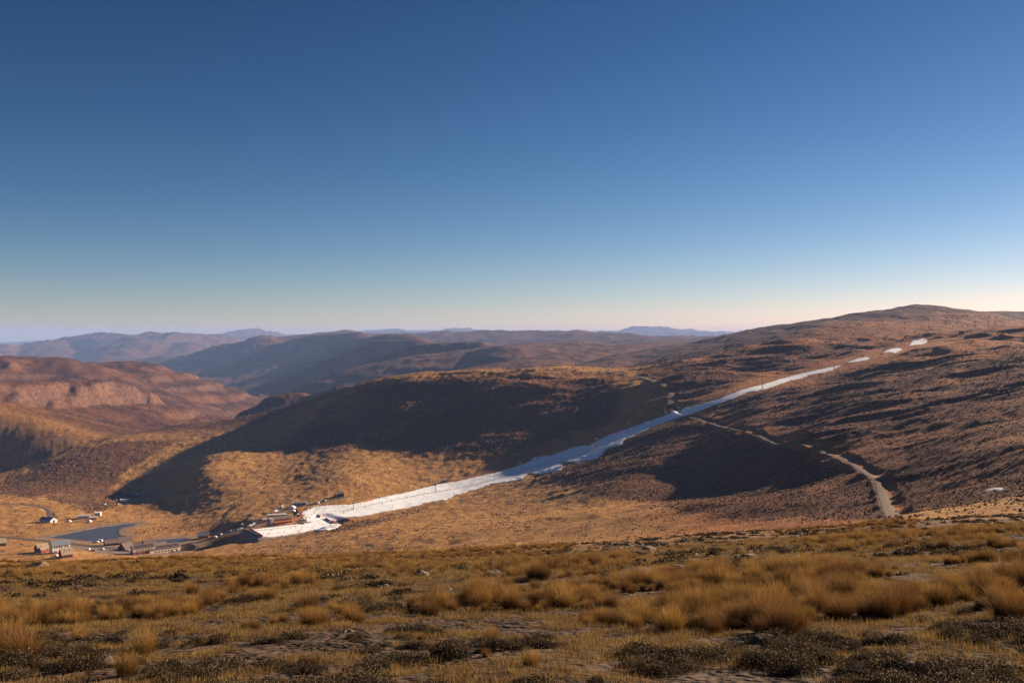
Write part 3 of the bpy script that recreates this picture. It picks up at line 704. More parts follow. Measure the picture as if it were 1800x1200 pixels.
# ski lodge with its timber terrace
p = at(498, 921, 900, 1020); lz = p[2]
t = empty('ski_lodge', p, R(36), 'orange timber ski lodge with a grey concrete end wall and open verandah facing the snow', 'lodge')
MB().box((0, 5.5, 1.6), (19, 9, 7.0)).obj('wall', t, M['orange_timber'])
MB().box((-11.3, 4.2, 2.2), (3.2, 9.5, 8.4)).obj('end_wall', t, M['grey_concrete'])
b = MB(); b.prism([(0, 5.15), (11, 6.2), (11, 6.45), (0, 5.4)], -10.2, 10.4); b.obj('roof', t, M['brown_roof'])
MB().box((0.2, -1.4, .05), (20, 4.6, .3)).obj('deck', t, M['orange_timber'])
MB().box((0.2, -1.3, 3.1), (20, 4.2, .25)).obj('balcony', t, M['orange_timber'])
for k in range(8): MB().tube((-9.4+2.75*k, -3.2, -1.5), (-9.4+2.75*k, -3.2, 5.2), .14).obj('post', t, M['orange_pad'])
MB().box((.2, -3.4, 3.9), (20, .12, .12)).box((.2, -3.4, 3.5), (20, .1, .1)).box((.2, -3.6, .9), (20, .1, .1)).obj('railing', t, M['orange_timber'])
for k in range(6):
    for zz in (1.4, 4.3):
        w_ = MB().box((-7.8+3.1*k, .98, zz), (1.9, .12, 1.5)).obj('window', t, M['window_glass']); MB().box((-7.8+3.1*k, .98, zz), (2.15, .06, 1.75)).obj('frame', w_, M['cream_wall'])
MB().box((0, -4.6, -.2), (13, 2.0, .5)).obj('steps', t, M['grey_concrete'])
p = at(487, 909, 960, 1060); t = empty('lodge', p, R(20), 'long grey-roofed hall right behind the orange timber ski lodge', 'lodge')
MB().box((0, 0, .8), (18, 7, 4.4)).obj('wall', t, M['stone_wall']); MB().box((0, 0, 3.15), (19, 8, .3)).obj('roof', t, M['tin'])
for k in range(4): MB().box((-6+4*k, -3.52, 1.7), (1.3, .12, 1.1)).obj('window', t, M['window_glass'])
p = at(526, 887.5, 980, 1150); t = empty('equipment_shed', p, R(12), 'long lilac-grey metal shed on the terrace behind the snow run foot', 'shed')
MB().box((0, 0, .7), (14.5, 5.2, 4.2)).obj('wall', t, M['lilac_shed'])
MB().box((0, 0, 2.95), (15.2, 6, .28)).obj('roof', t, M['tin']); MB().box((.2, -.3, 3.18), (12.5, 2.4, .16)).obj('roof_panel', t, M['black_panel'])
MB().box((7.6, 0, .4), (.9, 3.4, 2.6)).obj('end_box', t, M['white_paint'])
for k in range(3): MB().box((-4.5+4.5*k, -2.62, 1.1), (2.6, .12, 2.1)).obj('door', t, M['dark_steel'])
def tent(px, py, r, h, lab, name='tent'):
    p = at(px, py, 880, 1150); t = empty(name, p, R(15), lab, 'tent')
    b = MB(); b.dome((0, 0, 0), r, 1, .8, h/r, 2)
    for v in list(b.bm.verts):
        if v.co.z < -.4: v.co.z = -.4
    b.obj('canopy', t, M['cloth_white'], smooth=True)
    MB().box((0, -r*.72, .6), (.9, r*.25, 1.6)).obj('entrance', t, M['dark_steel']); return t
tent(513.5, 893, 4.2, 3.2, 'white dome tent, upper one of the two at the foot of the snow run')
tent(515.5, 899.5, 3.0, 2.6, 'smaller white dome tent just below the larger dome tent')
tent(157, 916.5, 2.6, 2.2, 'small white tent in front of the reddish shack')
tent(121.5, 916.5, 2.4, 2.0, 'white tent standing alone left of the shacks')
def parasol(px, py, lab, col, y0=880):
    p = at(px, py, y0, 1150); t = empty('parasol', p, 0, lab, 'parasol')
    MB().tube((0, 0, 0), (0, 0, 2.5), .04).obj('pole', t, M['steel'])
    b = MB(); r = bmesh.ops.create_cone(b.bm, cap_ends=False, segments=8, radius1=1.7, radius2=.02, depth=.7, matrix=Matrix.Translation((0, 0, 2.5))); b.obj('canopy', t, M[col])
for i, (a_, b_, c_, l_) in enumerate([(534, 915, 'cloth_white', 'white parasol, leftmost of the row between the two snow fields'), (540, 914.3, 'cloth_white', 'white parasol, third from the left in the row between the snow fields'),
        (537, 913, 'red_paint', 'red parasol between two white ones on the terrace between the snow fields'), (544, 913, 'red_paint', 'red parasol at the right end of the row between the snow fields'),
        (519, 910.5, 'orange_pad', 'orange parasol right of the ski lodge verandah'), (523, 907, 'cloth_white', 'white parasol at the upper right corner of the ski lodge')]): parasol(a_, b_, l_, c_)

# ------------------------------------------------------------------ vehicles
def make_car(paint, kind='car'):
    t = empty('parked_car', (0, 0, 0))
    if kind == 'car':
        prof = [(-2.15, .35), (2.15, .35), (2.2, .75), (2.0, .95), (1.0, 1.0), (.45, 1.48), (-1.35, 1.5), (-2.1, 1.0)]; wz = .33; g = [(.92, 1.02), (.42, 1.42), (-1.28, 1.44), (-1.85, 1.02)]; wx = 1.35
    else:
        prof = [(-2.5, .4), (2.5, .4), (2.55, 1.0), (2.3, 1.25), (1.9, 2.1), (1.6, 2.2), (-2.5, 2.2)]; wz = .36; g = [(2.2, 1.3), (1.85, 1.95), (-1.9, 1.95), (-1.9, 1.3)]; wx = 1.6
    b = MB(); b.prism([(y, z) for y, z in prof], -.86, .86); bmesh.ops.bevel(b.bm, geom=list(b.bm.edges), offset=.06, segments=2, affect='EDGES'); b.obj('body', t, paint, smooth=False)
    b = MB(); b.prism([(y, z) for y, z in g], -.875, .875); b.obj('windows', t, M['window_glass'])
    for sx in (-1, 1):
        for sy in (-1, 1):
            w_ = MB().tube((sx*.72, sy*wx, wz), (sx*.90, sy*wx, wz), wz, n=14).obj('wheel', t, M['tyre']); MB().tube((sx*.89, sy*wx, wz), (sx*.915, sy*wx, wz), wz*.55, n=10).obj('rim', w_, M['steel'])
        MB().box((sx*.6, (2.2 if kind == 'car' else 2.54), .72), (.3, .08, .16)).obj('headlight', t, M['white_paint'])
    return t
paints = {'white': simple('paint_white', (.78, .78, .80), .3, .02, spec=.5), 'silver': simple('paint_silver', (.45, .46, .50), .3, .02, spec=.5), 'dark': simple('paint_dark', (.04, .045, .06), .3, .02, spec=.5), 'red': simple('paint_red', (.45, .04, .03), .3, .02, spec=.5)}
protos = {}
CARS = [  # px, py, turn, paint, kind, label
 (402,934.5,-35,'silver','car','silver car at the left end of the parked row below the lodge'),(407,934,-35,'white','car','white car second from the left in the parked row below the lodge'),(413,932.5,-35,'white','car','white car third from the left in the row below the lodge, before a gap'),
 (420,931,-40,'silver','car','silver car next right of the gap in the row below the lodge'),(424,929.5,-40,'silver','car','silver car where the parked row meets the snow bank'),(428,928,-40,'white','car','white car directly above the left corner of the snow play area'),
 (436,925.5,-35,'dark','car','dark car in the row leading up to the grey hall'),(440,924,-35,'white','car','white car right of the dark one in the row up to the grey hall'),(444,922.5,-35,'silver','car','silver car in the upper part of the row toward the lodge'),(447,920.5,-35,'white','car','white car at the upper end of the long row beside the lodge'),
 (426,922.5,10,'white','car','white car standing alone on the grass above the parked row'),(446,913,20,'silver','car','silver car left of the yellowish shed'),
 (485,899,-30,'white','van','white van on the road behind the ski lodge, lower of two'),(496,891.5,-20,'silver','van','silver van on the road behind the ski lodge, upper of two'),
 (480,902,-30,'red','car','red car below the vans behind the ski lodge'),
 (557,885,80,'white','van','white van parked at the edge of the snow run near the long metal shed'),(569,881,75,'silver','van','silver van near the earth mound above the snow run'),
 (378,944,60,'white','car','white car on the road right of the orange timber house'),(388,939.5,50,'silver','car','silver car further along the road right of the orange timber house'),
 (176,951.5,80,'white','van','white van left of the low brown-roofed building'),(170,953,80,'white','car','white car beside the white van at the large pond'),
 (155,966,70,'white','car','white car in the middle of the gravel car park'),(163,968.5,110,'red','car','dark red car at the front of the gravel car park'),(179,965.5,90,'white','car','white car at the right of the gravel car park'),
 (225,968.5,100,'white','car','leftmost of three white cars before the dark steep-gabled house'),(231,968.2,100,'white','car','middle one of three white cars before the dark steep-gabled house'),(237,968,100,'white','car','rightmost of three white cars before the dark steep-gabled house'),
 (307,969,30,'white','car','white car at the right end of the long cream-walled building, left of a silver one'),(313,968,35,'silver','car','silver car right of the white one by the long cream-walled building'),
 (98,977,70,'white','car','white car beside the porch of the white two-storey house'),
 (206,886.5,85,'silver','car','bluish car in the shade beside the white and red cabin'),(183,887,80,'white','car','white car at the edge of the shade left of the cabins'),(130,914,20,'dark','car','dark vehicle between the lone white tent and the shacks'),
]
for px, py, rz, pt, kd, lab in CARS:
    if (pt, kd) not in protos: o = make_car(paints[pt], kd); protos[(pt, kd)] = o
    else: o = copy_tree(protos[(pt, kd)])
    o.location = at(px, py, 840, 1300); o.rotation_euler = (0, 0, R(rz)); o.name = 'parked_car' if kd == 'car' else 'van'
    tag(o, lab, 'car' if kd == 'car' else 'van', 'vehicles parked around the village and the lodge')

# ------------------------------------------------------------------ lift pylons, masts, snow guns, nets
def pylon(px, py, h, rz, lab, y0=880, y1=1500):
    p = at(px, py, y0, y1); t = empty('lift_pylon', p, R(rz), lab, 'pylon', 'pylons of the lift along the snow run')
    MB().tube((0, 0, -1), (0, 0, h), .45, .30, 10).obj('pole', t, M['dark_steel'])
    MB().box((0, 0, h), (3.6, .25, .28)).obj('crossarm', t, M['dark_steel'])
    for s_ in (-1, 1):
        w_ = MB().box((s_*1.7, 0, h-.35), (.14, 1.9, .2)).obj('sheave_beam', t, M['steel'])
        b = MB()
        for k in (-1, 0, 1): b.tube((s_*1.7-.1, k*.65, h-.5), (s_*1.7+.1, k*.65, h-.5), .24, n=10)
        b.obj('sheaves', w_, M['steel'])
    MB().tube((0, 0, -.4), (0, 0, 1.9), .55, n=10).obj('base_pad', t, M['orange_pad'])
    return p, h, t
PY = [(621,897,10,'lift pylon standing lowest on the snow run, near the mound hut'),(766,866,11,'lift pylon second from the bottom, near the dark pump hut'),(914,829,11,'lift pylon third from the bottom, just above the bulge of snow'),
      (1048,790,13,'lift pylon fourth from the bottom, where the snow narrows in the shade'),(1193,732,11,'lift pylon beside the dirt road crossing'),(1340,684,11,'lift pylon on the narrow upper strip of snow'),
      (1466,652,9,'lift pylon at the upper end of the continuous snow strip'),(1552,622,9,'lift pylon beside the second detached snow patch')]
tops = []
for px, py, h, lab in PY: p, h, t = pylon(px, py, h, -40, lab); tops.append((p, h))
for s_ in (-1, 1):
    for (p, h), (q, g) in zip(tops[:-1], tops[1:]):
        n = 14; V = []; off = Vector((math.cos(R(-40)), math.sin(R(-40)), 0))*s_*1.7
        b = MB()
        for i in range(n):
            def c_(f): return Vector((p[0]+(q[0]-p[0])*f, p[1]+(q[1]-p[1])*f, p[2]+h-.2+(q[2]+g-p[2]-h)*f-4*3.0*f*(1-f)))+off
            b.tube(c_(i/n), c_((i+1)/n), .05, n=4)
        me = b.mesh('lift_cable', M['dark_steel'])
        k = [x[0] for x in tops].index(p)+1
        tag(link('lift_cable', me), '%s lift cable hanging between two neighbouring pylons, span %s of seven up the run' % ('left' if s_ < 0 else 'right', ['one','two','three','four','five','six','seven'][k-1]), 'cable', 'cables of the lift along the snow run')
def mast(px, py, h, r, lab, cross=2, y0=840, y1=1700, nm='utility_pole', cat='pole', group=None):
    p = at(px, py, y0, y1); t = empty(nm, p, R(20), lab, cat, group)
    MB().tube((0, 0, -1), (0, 0, h), r, r*.6, 8).obj('pole', t, M['wood_pole'])
    for k in range(cross):
        a_ = MB().box((0, 0, h-.5-1.0*k), (2.2, .16, .16)).obj('crossarm', t, M['wood_pole'])
        b = MB()
        for s_ in (-.95, 0, .95): b.tube((s_, 0, h-.45-1.0*k), (s_, 0, h-.15-1.0*k), .06)
        b.obj('insulators', a_, M['tin'])
    return t
mast(1633, 603, 37, .40, 'tall thin mast on the hill crest above the last snow patch', 0, 1100, 1700, 'mast', 'mast')
for px, py, h, lab in ((328,890,13,'utility pole standing in the shade on the ridge above the valley floor'),(637,851,17,'tall dark utility pole on the golden slope above the lower run'),(1122,722,16,'utility pole on the hillside left of the dirt road bend'),
                       (1707,590,10,'short utility pole right of the skyline hut'),(570,902,6,'short post at the foot of the snow run, right of the barrier net')):
    mast(px, py, h, .22, lab, 1, 840 if px < 1500 else 1200, 2000 if px > 1500 else 1500)
def snow_gun(px, py, lab, lean=1, y1=1500):
    p = at(px, py, 880, y1); t = empty('snow_lance', p, R(-20), lab, 'snow lance', 'snowmaking lances along the run')
    MB().box((0, 0, .6), (1.0, 1.0, 1.6)).obj('base_pad', t, M['orange_pad'])
    MB().tube((0, 0, .8), (-lean*3.0, 0, 8.0), .12, .07).obj('lance', t, M['tin'])
    MB().box((-lean*3.05, 0, 8.1), (.5, .3, .3)).obj('nozzle', t, M['steel'])
for px, py, lab in ((616,886,'snow lance beside the lowest lift pylon'),(767,853,'snow lance on the upper snow edge by the second pylon'),(980,797,'pale snow lance leaning over the snow below the shaded stretch'),(1043,789,'snow lance leaning left just below the fourth pylon'),
                    (1028,781,'snow lance standing dark against the shaded slope'),(1108,751,'snow lance with orange base above the shaded snow'),(1172,729,'snow lance with orange base next to the dirt road end'),(1293,689,'snow lance on the narrow snow strip, left of the upper pylon'),
                    (1578,612,'snow lance at the top of the second detached snow patch'),(1491,640,'orange-based snow lance at the first detached snow patch'),(1409,658,'snow lance at the kink of the upper snow strip'),(913,831,'snow lance at the foot of the third pylon')):
    snow_gun(px, py, lab, 1 if px != 767 else -1)
def net(pts, h, lab, col='net_red', y0=860, y1=1200, step=3.0, nm='barrier_net', cat='fence'):
    P3 = [Vector(at(a, b, y0, y1)) for a, b in pts]; path = []
    for a, b in zip(P3[:-1], P3[1:]):
        n = max(1, int((b-a).length/step))
        for i in range(n):
            q = a+(b-a)*i/n; path.append(Vector((q.x, q.y, float(ground_z([q.x], [q.y])[0])+.35)))
    path.append(P3[-1]+Vector((0, 0, .35)))
    o0 = path[0].copy(); t = empty(nm, o0, 0, lab, cat)
    b = MB()
    for a, c_ in zip(path[:-1], path[1:]):
        a = a-o0; c_ = c_-o0; d = (c_-a); nn = Vector((-d.y, d.x, 0)).normalized()*.03; U = Vector((0, 0, h)); z0 = Vector((0, 0, .1))
        vs = [b.bm.verts.new(v) for v in (a+nn+z0, c_+nn+z0, c_+nn+U, a+nn+U, a-nn+z0, c_-nn+z0, c_-nn+U, a-nn+U)]
        for f in ((0,1,2,3),(5,4,7,6),(3,2,6,7),(1,0,4,5)): b.bm.faces.new([vs[i] for i in f])
    b.obj('net', t, M[col])
    b = MB()
    for q in path: b.tube(q-o0-Vector((0, 0, .6)), q-o0+Vector((0, 0, h+.15)), .05, n=6)
    b.obj('stakes', t, M['dark_steel'])
net([(437,930),(448,936),(462,944)], 1.7, 'red net along the steep left edge of the snow play area', y1=1010)
net([(572,912),(580,917),(588,921)], 1.7, 'red net across the right end of the snow play area', y1=1010)
net([(525,893),(527,899),(530,907)], 1.8, 'red net at the foot of the main snow run beside the crowd', y1=1080)
net([(531,917),(535,922)], 1.5, 'short red net beside the ski lodge steps', y1=1010)
net([(560,905),(563,910)], 1.5, 'small red net pyramid on the lower run', y1=1060)
net([(1067,765),(1080,762),(1093,757),(1110,750)], 1.1, 'thin red net on the upper snow edge of the shaded stretch', y1=1400)
net([(943,806),(960,800)], 1.2, 'faint red net at the bulge on the upper snow edge', y1=1400)
net([(640,884),(650,881),(658,879)], 1.2, 'red net on the upper snow edge above the lowest pylon', y1=1200)
net([(470,923),(490,920.5),(510,917.5),(530,915)], 1.0, 'dark low fence between the ski lodge and the snow play area', 'orange_timber', y1=1010)
def rope(pts, lab, y1):
    P3 = [Vector(at(a, b, 880, y1)) for a, b in pts]; o0 = P3[0].copy(); t = empty('rope_line', o0, 0, lab, 'rope fence'); b = MB(); sb = MB()
    for a, c_ in zip(P3[:-1], P3[1:]):
        n = max(1, int((c_-a).length/5)); prev = None
        for i in range(n+1):
            q = a+(c_-a)*i/n; q = Vector((q.x, q.y, float(ground_z([q.x], [q.y])[0])+1.15))-o0
            if prev is not None: b.tube(prev, q, .10, n=4)
            sb.tube(q-Vector((0, 0, 1.0)), q+Vector((0, 0, .35)), .07, n=5); prev = q
    b.obj('rope', t, M['dark_steel']); sb.obj('stakes', t, M['dark_steel'])
rope([(600,900),(640,891),(680,883),(745,869),(800,860),(860,846),(914,829),(950,819),(985,809),(1010,803),(1037,793)], 'dark rope line on stakes running up the middle of the snow run', 1400)
rope([(450,934),(500,929),(519,926),(530,923)], 'thin rope line along the middle of the snow play area', 1010)
rope([(1048,790),(1075,782),(1095,774),(1110,768)], 'dark rope line along the lower snow edge of the shaded stretch', 1400)

# ------------------------------------------------------------------ people on the snow
def make_person(jk, tr, lean, arm):
    V = [(0,0,.95),(0,.0,1.15),(0,lean*.5,1.38),(0,lean*.8,1.50),(0,lean,1.62),(0,lean,1.74),
         (.10,0,.88),(.13,.06,.50),(.14,0,.10),(.14,.13,.05),(-.10,0,.88),(-.13,.06,.50),(-.14,0,.10),(-.14,.13,.05),
         (.20,lean*.6,1.42),(.30,lean*.5+.05,1.16),(.28,.22+arm,.98),(.28,.30+arm,.95),(-.20,lean*.6,1.42),(-.30,lean*.5+.05,1.16),(-.28,.22+arm,.98),(-.28,.30+arm,.95)]
    E = [(0,1),(1,2),(2,3),(3,4),(4,5),(0,6),(6,7),(7,8),(8,9),(0,10),(10,11),(11,12),(12,13),(2,14),(14,15),(15,16),(16,17),(2,18),(18,19),(19,20),(20,21)]
    rad = [.16,.15,.17,.065,.10,.09,.11,.085,.065,.05,.11,.085,.065,.05,.075,.06,.05,.045,.075,.06,.05,.045]
    me = bpy.data.meshes.new('tmp'); me.from_pydata(V, E, []); o = bpy.data.objects.new('tmp', me); COL.objects.link(o)
    md = o.modifiers.new('s', 'SKIN')
    for i, sv in enumerate(me.skin_vertices[0].data): sv.radius = (rad[i], rad[i]*.85); sv.use_root = (i == 0)
    o.modifiers.new('u', 'SUBSURF').levels = 1
    dg = bpy.context.evaluated_depsgraph_get(); m2 = bpy.data.meshes.new_from_object(o.evaluated_get(dg)); bpy.data.objects.remove(o)
    m2.materials.clear()
    for m in (M['skin'], jk, tr, M['dark_steel']): m2.materials.append(m)
    for p in m2.polygons:
        z = p.center.z; p.use_smooth = True
        p.material_index = 3 if z < .14 or z > 1.70 else (2 if z < .93 else (0 if z > 1.53 else 1))
    t = empty('person', (0, 0, 0)); m2.name = 'body'; link('body', m2, t)
    for s_ in (-1, 1):
        b = MB().box((s_*.14, .1, .02), (.09, 1.6, .03)); b.tube((s_*.14, .88, .02), (s_*.14, .98, .12), .045, .02, 5); b.obj('ski', t, M['dark_steel'])
        MB().tube((s_*.29, .30+arm, 1.0), (s_*.33, .45+arm, .0), .015, n=5).obj('ski_pole', t, M['steel'])
    return t
jk = {'dark': simple('jacket_dark', (.03, .035, .05), .8), 'red': simple('jacket_red', (.60, .06, .04), .8), 'orange': simple('jacket_orange', (.75, .22, .04), .8), 'blue': simple('jacket_blue', (.05, .12, .35), .8)}
PP = {k: make_person(jk[k], jk['dark'] if k != 'dark' else M['dark_steel'], .12 if k in ('red', 'blue') else .03, .0) for k in jk}
pts = [(541,899),(546,897),(552,903),(556,898),(562,905),(566,901),(570,908),(575,903),(580,900),(584,905),(590,899),(596,896),(604,903),(612,899),(618,894),(628,897),(536,905),(541,909),(548,908),(555,911),(561,893),(573,893),(588,892),(602,891),(532,902),(538,895),(550,893),
       (634,887),(643,892),(655,888),(667,884),(672,888),(688,881),(700,877),(715,876),(722,879),(747,867),(752,869),(784,862),(790,861),(804,858),(773,865),(830,849),(849,840),(883,834),(798,868),(667,877),(735,872),(840,851),(868,842),(690,890),(760,858),(905,825),(945,808),
       (460,929),(466,932),(477,933),(487,928),(497,926),(511,930),(520,928),(531,928),(541,921),(545,919),(553,926),(560,921),(567,924),(576,922),(456,939),(463,940),(470,941),(474,940),(489,938),(500,937),(525,936),(528,935),(530,932),(507,924),(549,929),(580,925),(448,932),(453,935),
       (1151,746),(1118,755),(1105,760),(1090,769),(1070,777),(1040,786),(1223,716),(1203,724),(1260,706)]
tr = random.Random(4); n_seen = {}
for i, (px, py) in enumerate(pts):
    c_ = tr.choice(['dark']*6+['red', 'orange', 'blue']+['dark'])
    if px < 600 and py > 912 and tr.random() < .25: c_ = tr.choice(['red', 'blue'])
    if c_ in n_seen: o = copy_tree(PP[c_])
    else: o = PP[c_]
    n_seen[c_] = 1
    x, y, z = at(px, py, 860, 1012 if (px < 600 and py > 916) else 1400)
    on = PLAT_Z if False else z
    o.location = (x, y, z+(.62)); o.rotation_euler = (0, 0, tr.uniform(0, 6.28)); o.name = 'person'
    where = 'the snow play area below the ski lodge' if (px < 600 and py > 916) else ('the crowded foot of the snow run' if px < 625 else ('the sunlit lower snow run' if px < 960 else 'the shaded upper snow run'))
    cl = {'dark': 'dark clothes', 'red': 'a red jacket', 'orange': 'an orange jacket', 'blue': 'a blue jacket'}[c_]
    tag(o, 'tiny skier in %s standing on %s' % (cl, where), 'person', 'skiers in %s on %s' % (cl, where))
for c_ in PP:
    if c_ not in n_seen: PP[c_].location = at(700, 880, 880, 1300)

#@@VEG
# ------------------------------------------------------------------ vegetation
def leafy(name, ramp, trans=.35, attr='t'):
    k = N(name); at_ = k.attr(attr)
    oi = k.n('ShaderNodeObjectInfo')
    c = k.ramp(at_, ramp)
    hs = k.n('ShaderNodeHueSaturation'); k.l(c, hs.inputs['Color']); k.l(k.fr(oi.outputs['Random'], 0, 1, .5, 1.3), hs.inputs['Value']); k.l(k.fr(oi.outputs['Random'], 0, 1, .488, .512), hs.inputs['Hue'])
    k.l(hs.outputs[0], k.b.inputs['Base Color']); k.b.inputs['Roughness'].default_value = .75
    tr = k.n('ShaderNodeBsdfTranslucent'); k.l(hs.outputs[0], tr.inputs[0])
    mx = k.n('ShaderNodeMixShader'); mx.inputs[0].default_value = trans
    out = [n for n in k.t.nodes if n.type == 'OUTPUT_MATERIAL'][0]
    k.l(k.b.outputs[0], mx.inputs[1]); k.l(tr.outputs[0], mx.inputs[2]); k.l(mx.outputs[0], out.inputs[0]); return k.m
MAT_GRASS = leafy('tussock_grass', [(0., (.030, .016, .008)), (.35, (.10, .048, .014)), (.75, (.25, .125, .032)), (1., (.42, .245, .08))], .22)  # dark blade bases: old brown blades, plus shade inside the clump put into colour
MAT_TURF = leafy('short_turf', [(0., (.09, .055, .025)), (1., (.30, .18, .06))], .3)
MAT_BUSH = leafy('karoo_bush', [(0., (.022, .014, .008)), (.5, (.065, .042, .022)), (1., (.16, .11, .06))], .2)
def blades(n, r0, h, splay, wdt, seed, segs=3, droop=.35):
    g = np.random.default_rng(seed); V = []; Fq = []; T = []
    ang = g.uniform(0, 2*np.pi, n); rr = r0*np.sqrt(g.uniform(0, 1, n)); lean = np.clip(np.abs(g.normal(0, .55, n)), 0, 1.25)*splay*(.35+rr/r0)
    hh = h*g.uniform(.45, 1.05, n); az = ang+g.normal(0, .5, n)
    for i in range(n):
        bx, by = rr[i]*math.cos(ang[i]), rr[i]*math.sin(ang[i]); dx, dy = math.cos(az[i]), math.sin(az[i]); fa = g.uniform(0, math.pi); wx, wy = math.cos(fa)*wdt/2, math.sin(fa)*wdt/2
        L = lean[i]; px = bx; py = by; pz = -.03; k0 = len(V); st = hh[i]/segs
        for s_ in range(segs+1):
            f = s_/segs; ww = 1-f*.85
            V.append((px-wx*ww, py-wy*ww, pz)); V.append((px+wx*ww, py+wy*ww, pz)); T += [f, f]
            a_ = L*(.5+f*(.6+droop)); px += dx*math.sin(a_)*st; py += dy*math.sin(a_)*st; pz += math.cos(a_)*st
        for s_ in range(segs): a_ = k0+2*s_; Fq.append((a_, a_+1, a_+3, a_+2))
    return np.array(V), np.array(Fq), np.array(T)
def veg_mesh(name, V, Fq, T, mat):
    me = mesh_np(name, V, Fq, mat); a_ = me.attributes.new('t', 'FLOAT', 'POINT'); a_.data.foreach_set('value', np.ascontiguousarray(T, np.float32)); return me
def bush(n, r, h, seed, leaf):
    g = np.random.default_rng(seed); V = []; Fq = []; T = []
    lob = [(g.uniform(-.5, .5)*r, g.uniform(-.5, .5)*r, g.uniform(.45, .8)) for _ in range(7)]
    for i in range(n):
        lx, ly, ls = lob[g.integers(7)]; a_ = g.uniform(0, 2*np.pi); e = math.asin(g.uniform(0.02, 1)); q = ls*r*g.uniform(.75, 1.08)
        p = np.array([lx+q*math.cos(a_)*math.cos(e), ly+q*math.sin(a_)*math.cos(e), (h/r)*q*math.sin(e)*1.2])
        u = g.normal(size=3); u /= np.linalg.norm(u); v = np.cross(u, g.normal(size=3)); v /= np.linalg.norm(v)+1e-9; sz = leaf*g.uniform(.6, 1.4); k0 = len(V)
        for s1, s2 in ((-1,-.4),(1,-.4),(.7,.5),(-.7,.5)): V.append(p+u*sz*s1+v*sz*s2)
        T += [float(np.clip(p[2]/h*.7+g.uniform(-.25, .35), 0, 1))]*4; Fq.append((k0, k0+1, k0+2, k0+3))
    return np.array(V), np.array(Fq), np.array(T)
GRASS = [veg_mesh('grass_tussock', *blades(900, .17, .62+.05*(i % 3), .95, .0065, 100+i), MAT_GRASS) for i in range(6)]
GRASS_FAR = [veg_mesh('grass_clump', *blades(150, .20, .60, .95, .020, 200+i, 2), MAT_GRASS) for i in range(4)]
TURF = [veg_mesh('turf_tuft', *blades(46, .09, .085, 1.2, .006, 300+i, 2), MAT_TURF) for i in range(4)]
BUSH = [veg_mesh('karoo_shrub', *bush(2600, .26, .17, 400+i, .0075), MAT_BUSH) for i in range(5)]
BUSH_FAR = [veg_mesh('shrub_clump', *bush(160, .26, .18, 450+i, .036), MAT_BUSH) for i in range(3)]
mr = N('rock'); mr.col(mr.ramp(mr.noise(4, 6, .65), [(.3, (.075, .05, .036)), (.5, (.17, .12, .085)), (.68, (.30, .22, .16))])); mr.bump(mr.noise(14, 5, .7), .7, .03)
def rock_mesh(seed, sub=3, flat=.6):
    g = np.random.default_rng(seed); bm = bmesh.new(); bmesh.ops.create_icosphere(bm, subdivisions=sub, radius=1.)
    cuts = [(g.normal(size=3), g.uniform(.45, .8)) for _ in range(9)]; ph = g.uniform(0, 50, 3)
    for v in bm.verts:
        p = np.array(v.co)
        for n_, d in cuts:
            n_ = n_/np.linalg.norm(n_); q = p@n_
            if q > d: p = p-n_*(q-d)*.9
        f = float(fbm(np.array([p[0]*2+ph[0]+p[2]]), np.array([p[1]*2+ph[1]-p[2]]), 3, seed)[0]); p = p*(1+.16*f); p[2] *= flat; v.co = p
    me = bpy.data.meshes.new('rock'); bm.to_mesh(me); bm.free(); me.materials.append(mr.m); return me
ROCKS = [rock_mesh(500+i, 3, .5+.1*(i % 3)) for i in range(6)]
ROCK_S = [rock_mesh(520+i, 1, .5) for i in range(3)]

def scatter(name, meshes, P3, rz, sc, label, cat, tilt=None):
    """uncountable cover: one object, the small meshes instanced on its points"""
    me = bpy.data.meshes.new(name); me.vertices.add(len(P3)); me.vertices.foreach_set('co', np.asarray(P3, np.float32).ravel())
    for nm, v in (('rz', rz), ('sc', sc)):
        a_ = me.attributes.new(nm, 'FLOAT', 'POINT'); a_.data.foreach_set('value', np.asarray(v, np.float32))
    c = bpy.data.collections.new(name+'_kinds')
    for i, m in enumerate(meshes): c.objects.link(bpy.data.objects.new('%s_kind' % name, m))
    o = link(name, me); g = bpy.data.node_groups.new(name, 'GeometryNodeTree')
    g.interface.new_socket('Geometry', in_out='INPUT', socket_type='NodeSocketGeometry'); g.interface.new_socket('Geometry', in_out='OUTPUT', socket_type='NodeSocketGeometry')
    n = g.nodes; gi = n.new('NodeGroupInput'); go = n.new('NodeGroupOutput'); iop = n.new('GeometryNodeInstanceOnPoints'); ci = n.new('GeometryNodeCollectionInfo')
    ci.inputs[0].default_value = c; ci.inputs['Separate Children'].default_value = True; ci.inputs['Reset Children'].default_value = True
    def na(nm):
        q = n.new('GeometryNodeInputNamedAttribute'); q.data_type = 'FLOAT'; q.inputs[0].default_value = nm; return q.outputs[0]
    cx = n.new('ShaderNodeCombineXYZ'); g.links.new(na('rz'), cx.inputs[2])
    rv = n.new('FunctionNodeRandomValue'); rv.data_type = 'INT'
    ins = [s_ for s_ in rv.inputs if s_.type == 'INT']; ins[0].default_value = 0; ins[1].default_value = len(meshes)-1
    ro = [s_ for s_ in rv.outputs if s_.type == 'INT'][0]
    g.links.new(gi.outputs[0], iop.inputs['Points']); g.links.new(ci.outputs[0], iop.inputs['Instance']); iop.inputs['Pick Instance'].default_value = True
    g.links.new(ro, iop.inputs['Instance Index']); g.links.new(cx.outputs[0], iop.inputs['Rotation']); g.links.new(na('sc'), iop.inputs['Scale']); g.links.new(iop.outputs[0], go.inputs[0])
    o.modifiers.new('scatter', 'NODES').node_group = g
    return tag(o, label, cat, kind='stuff')

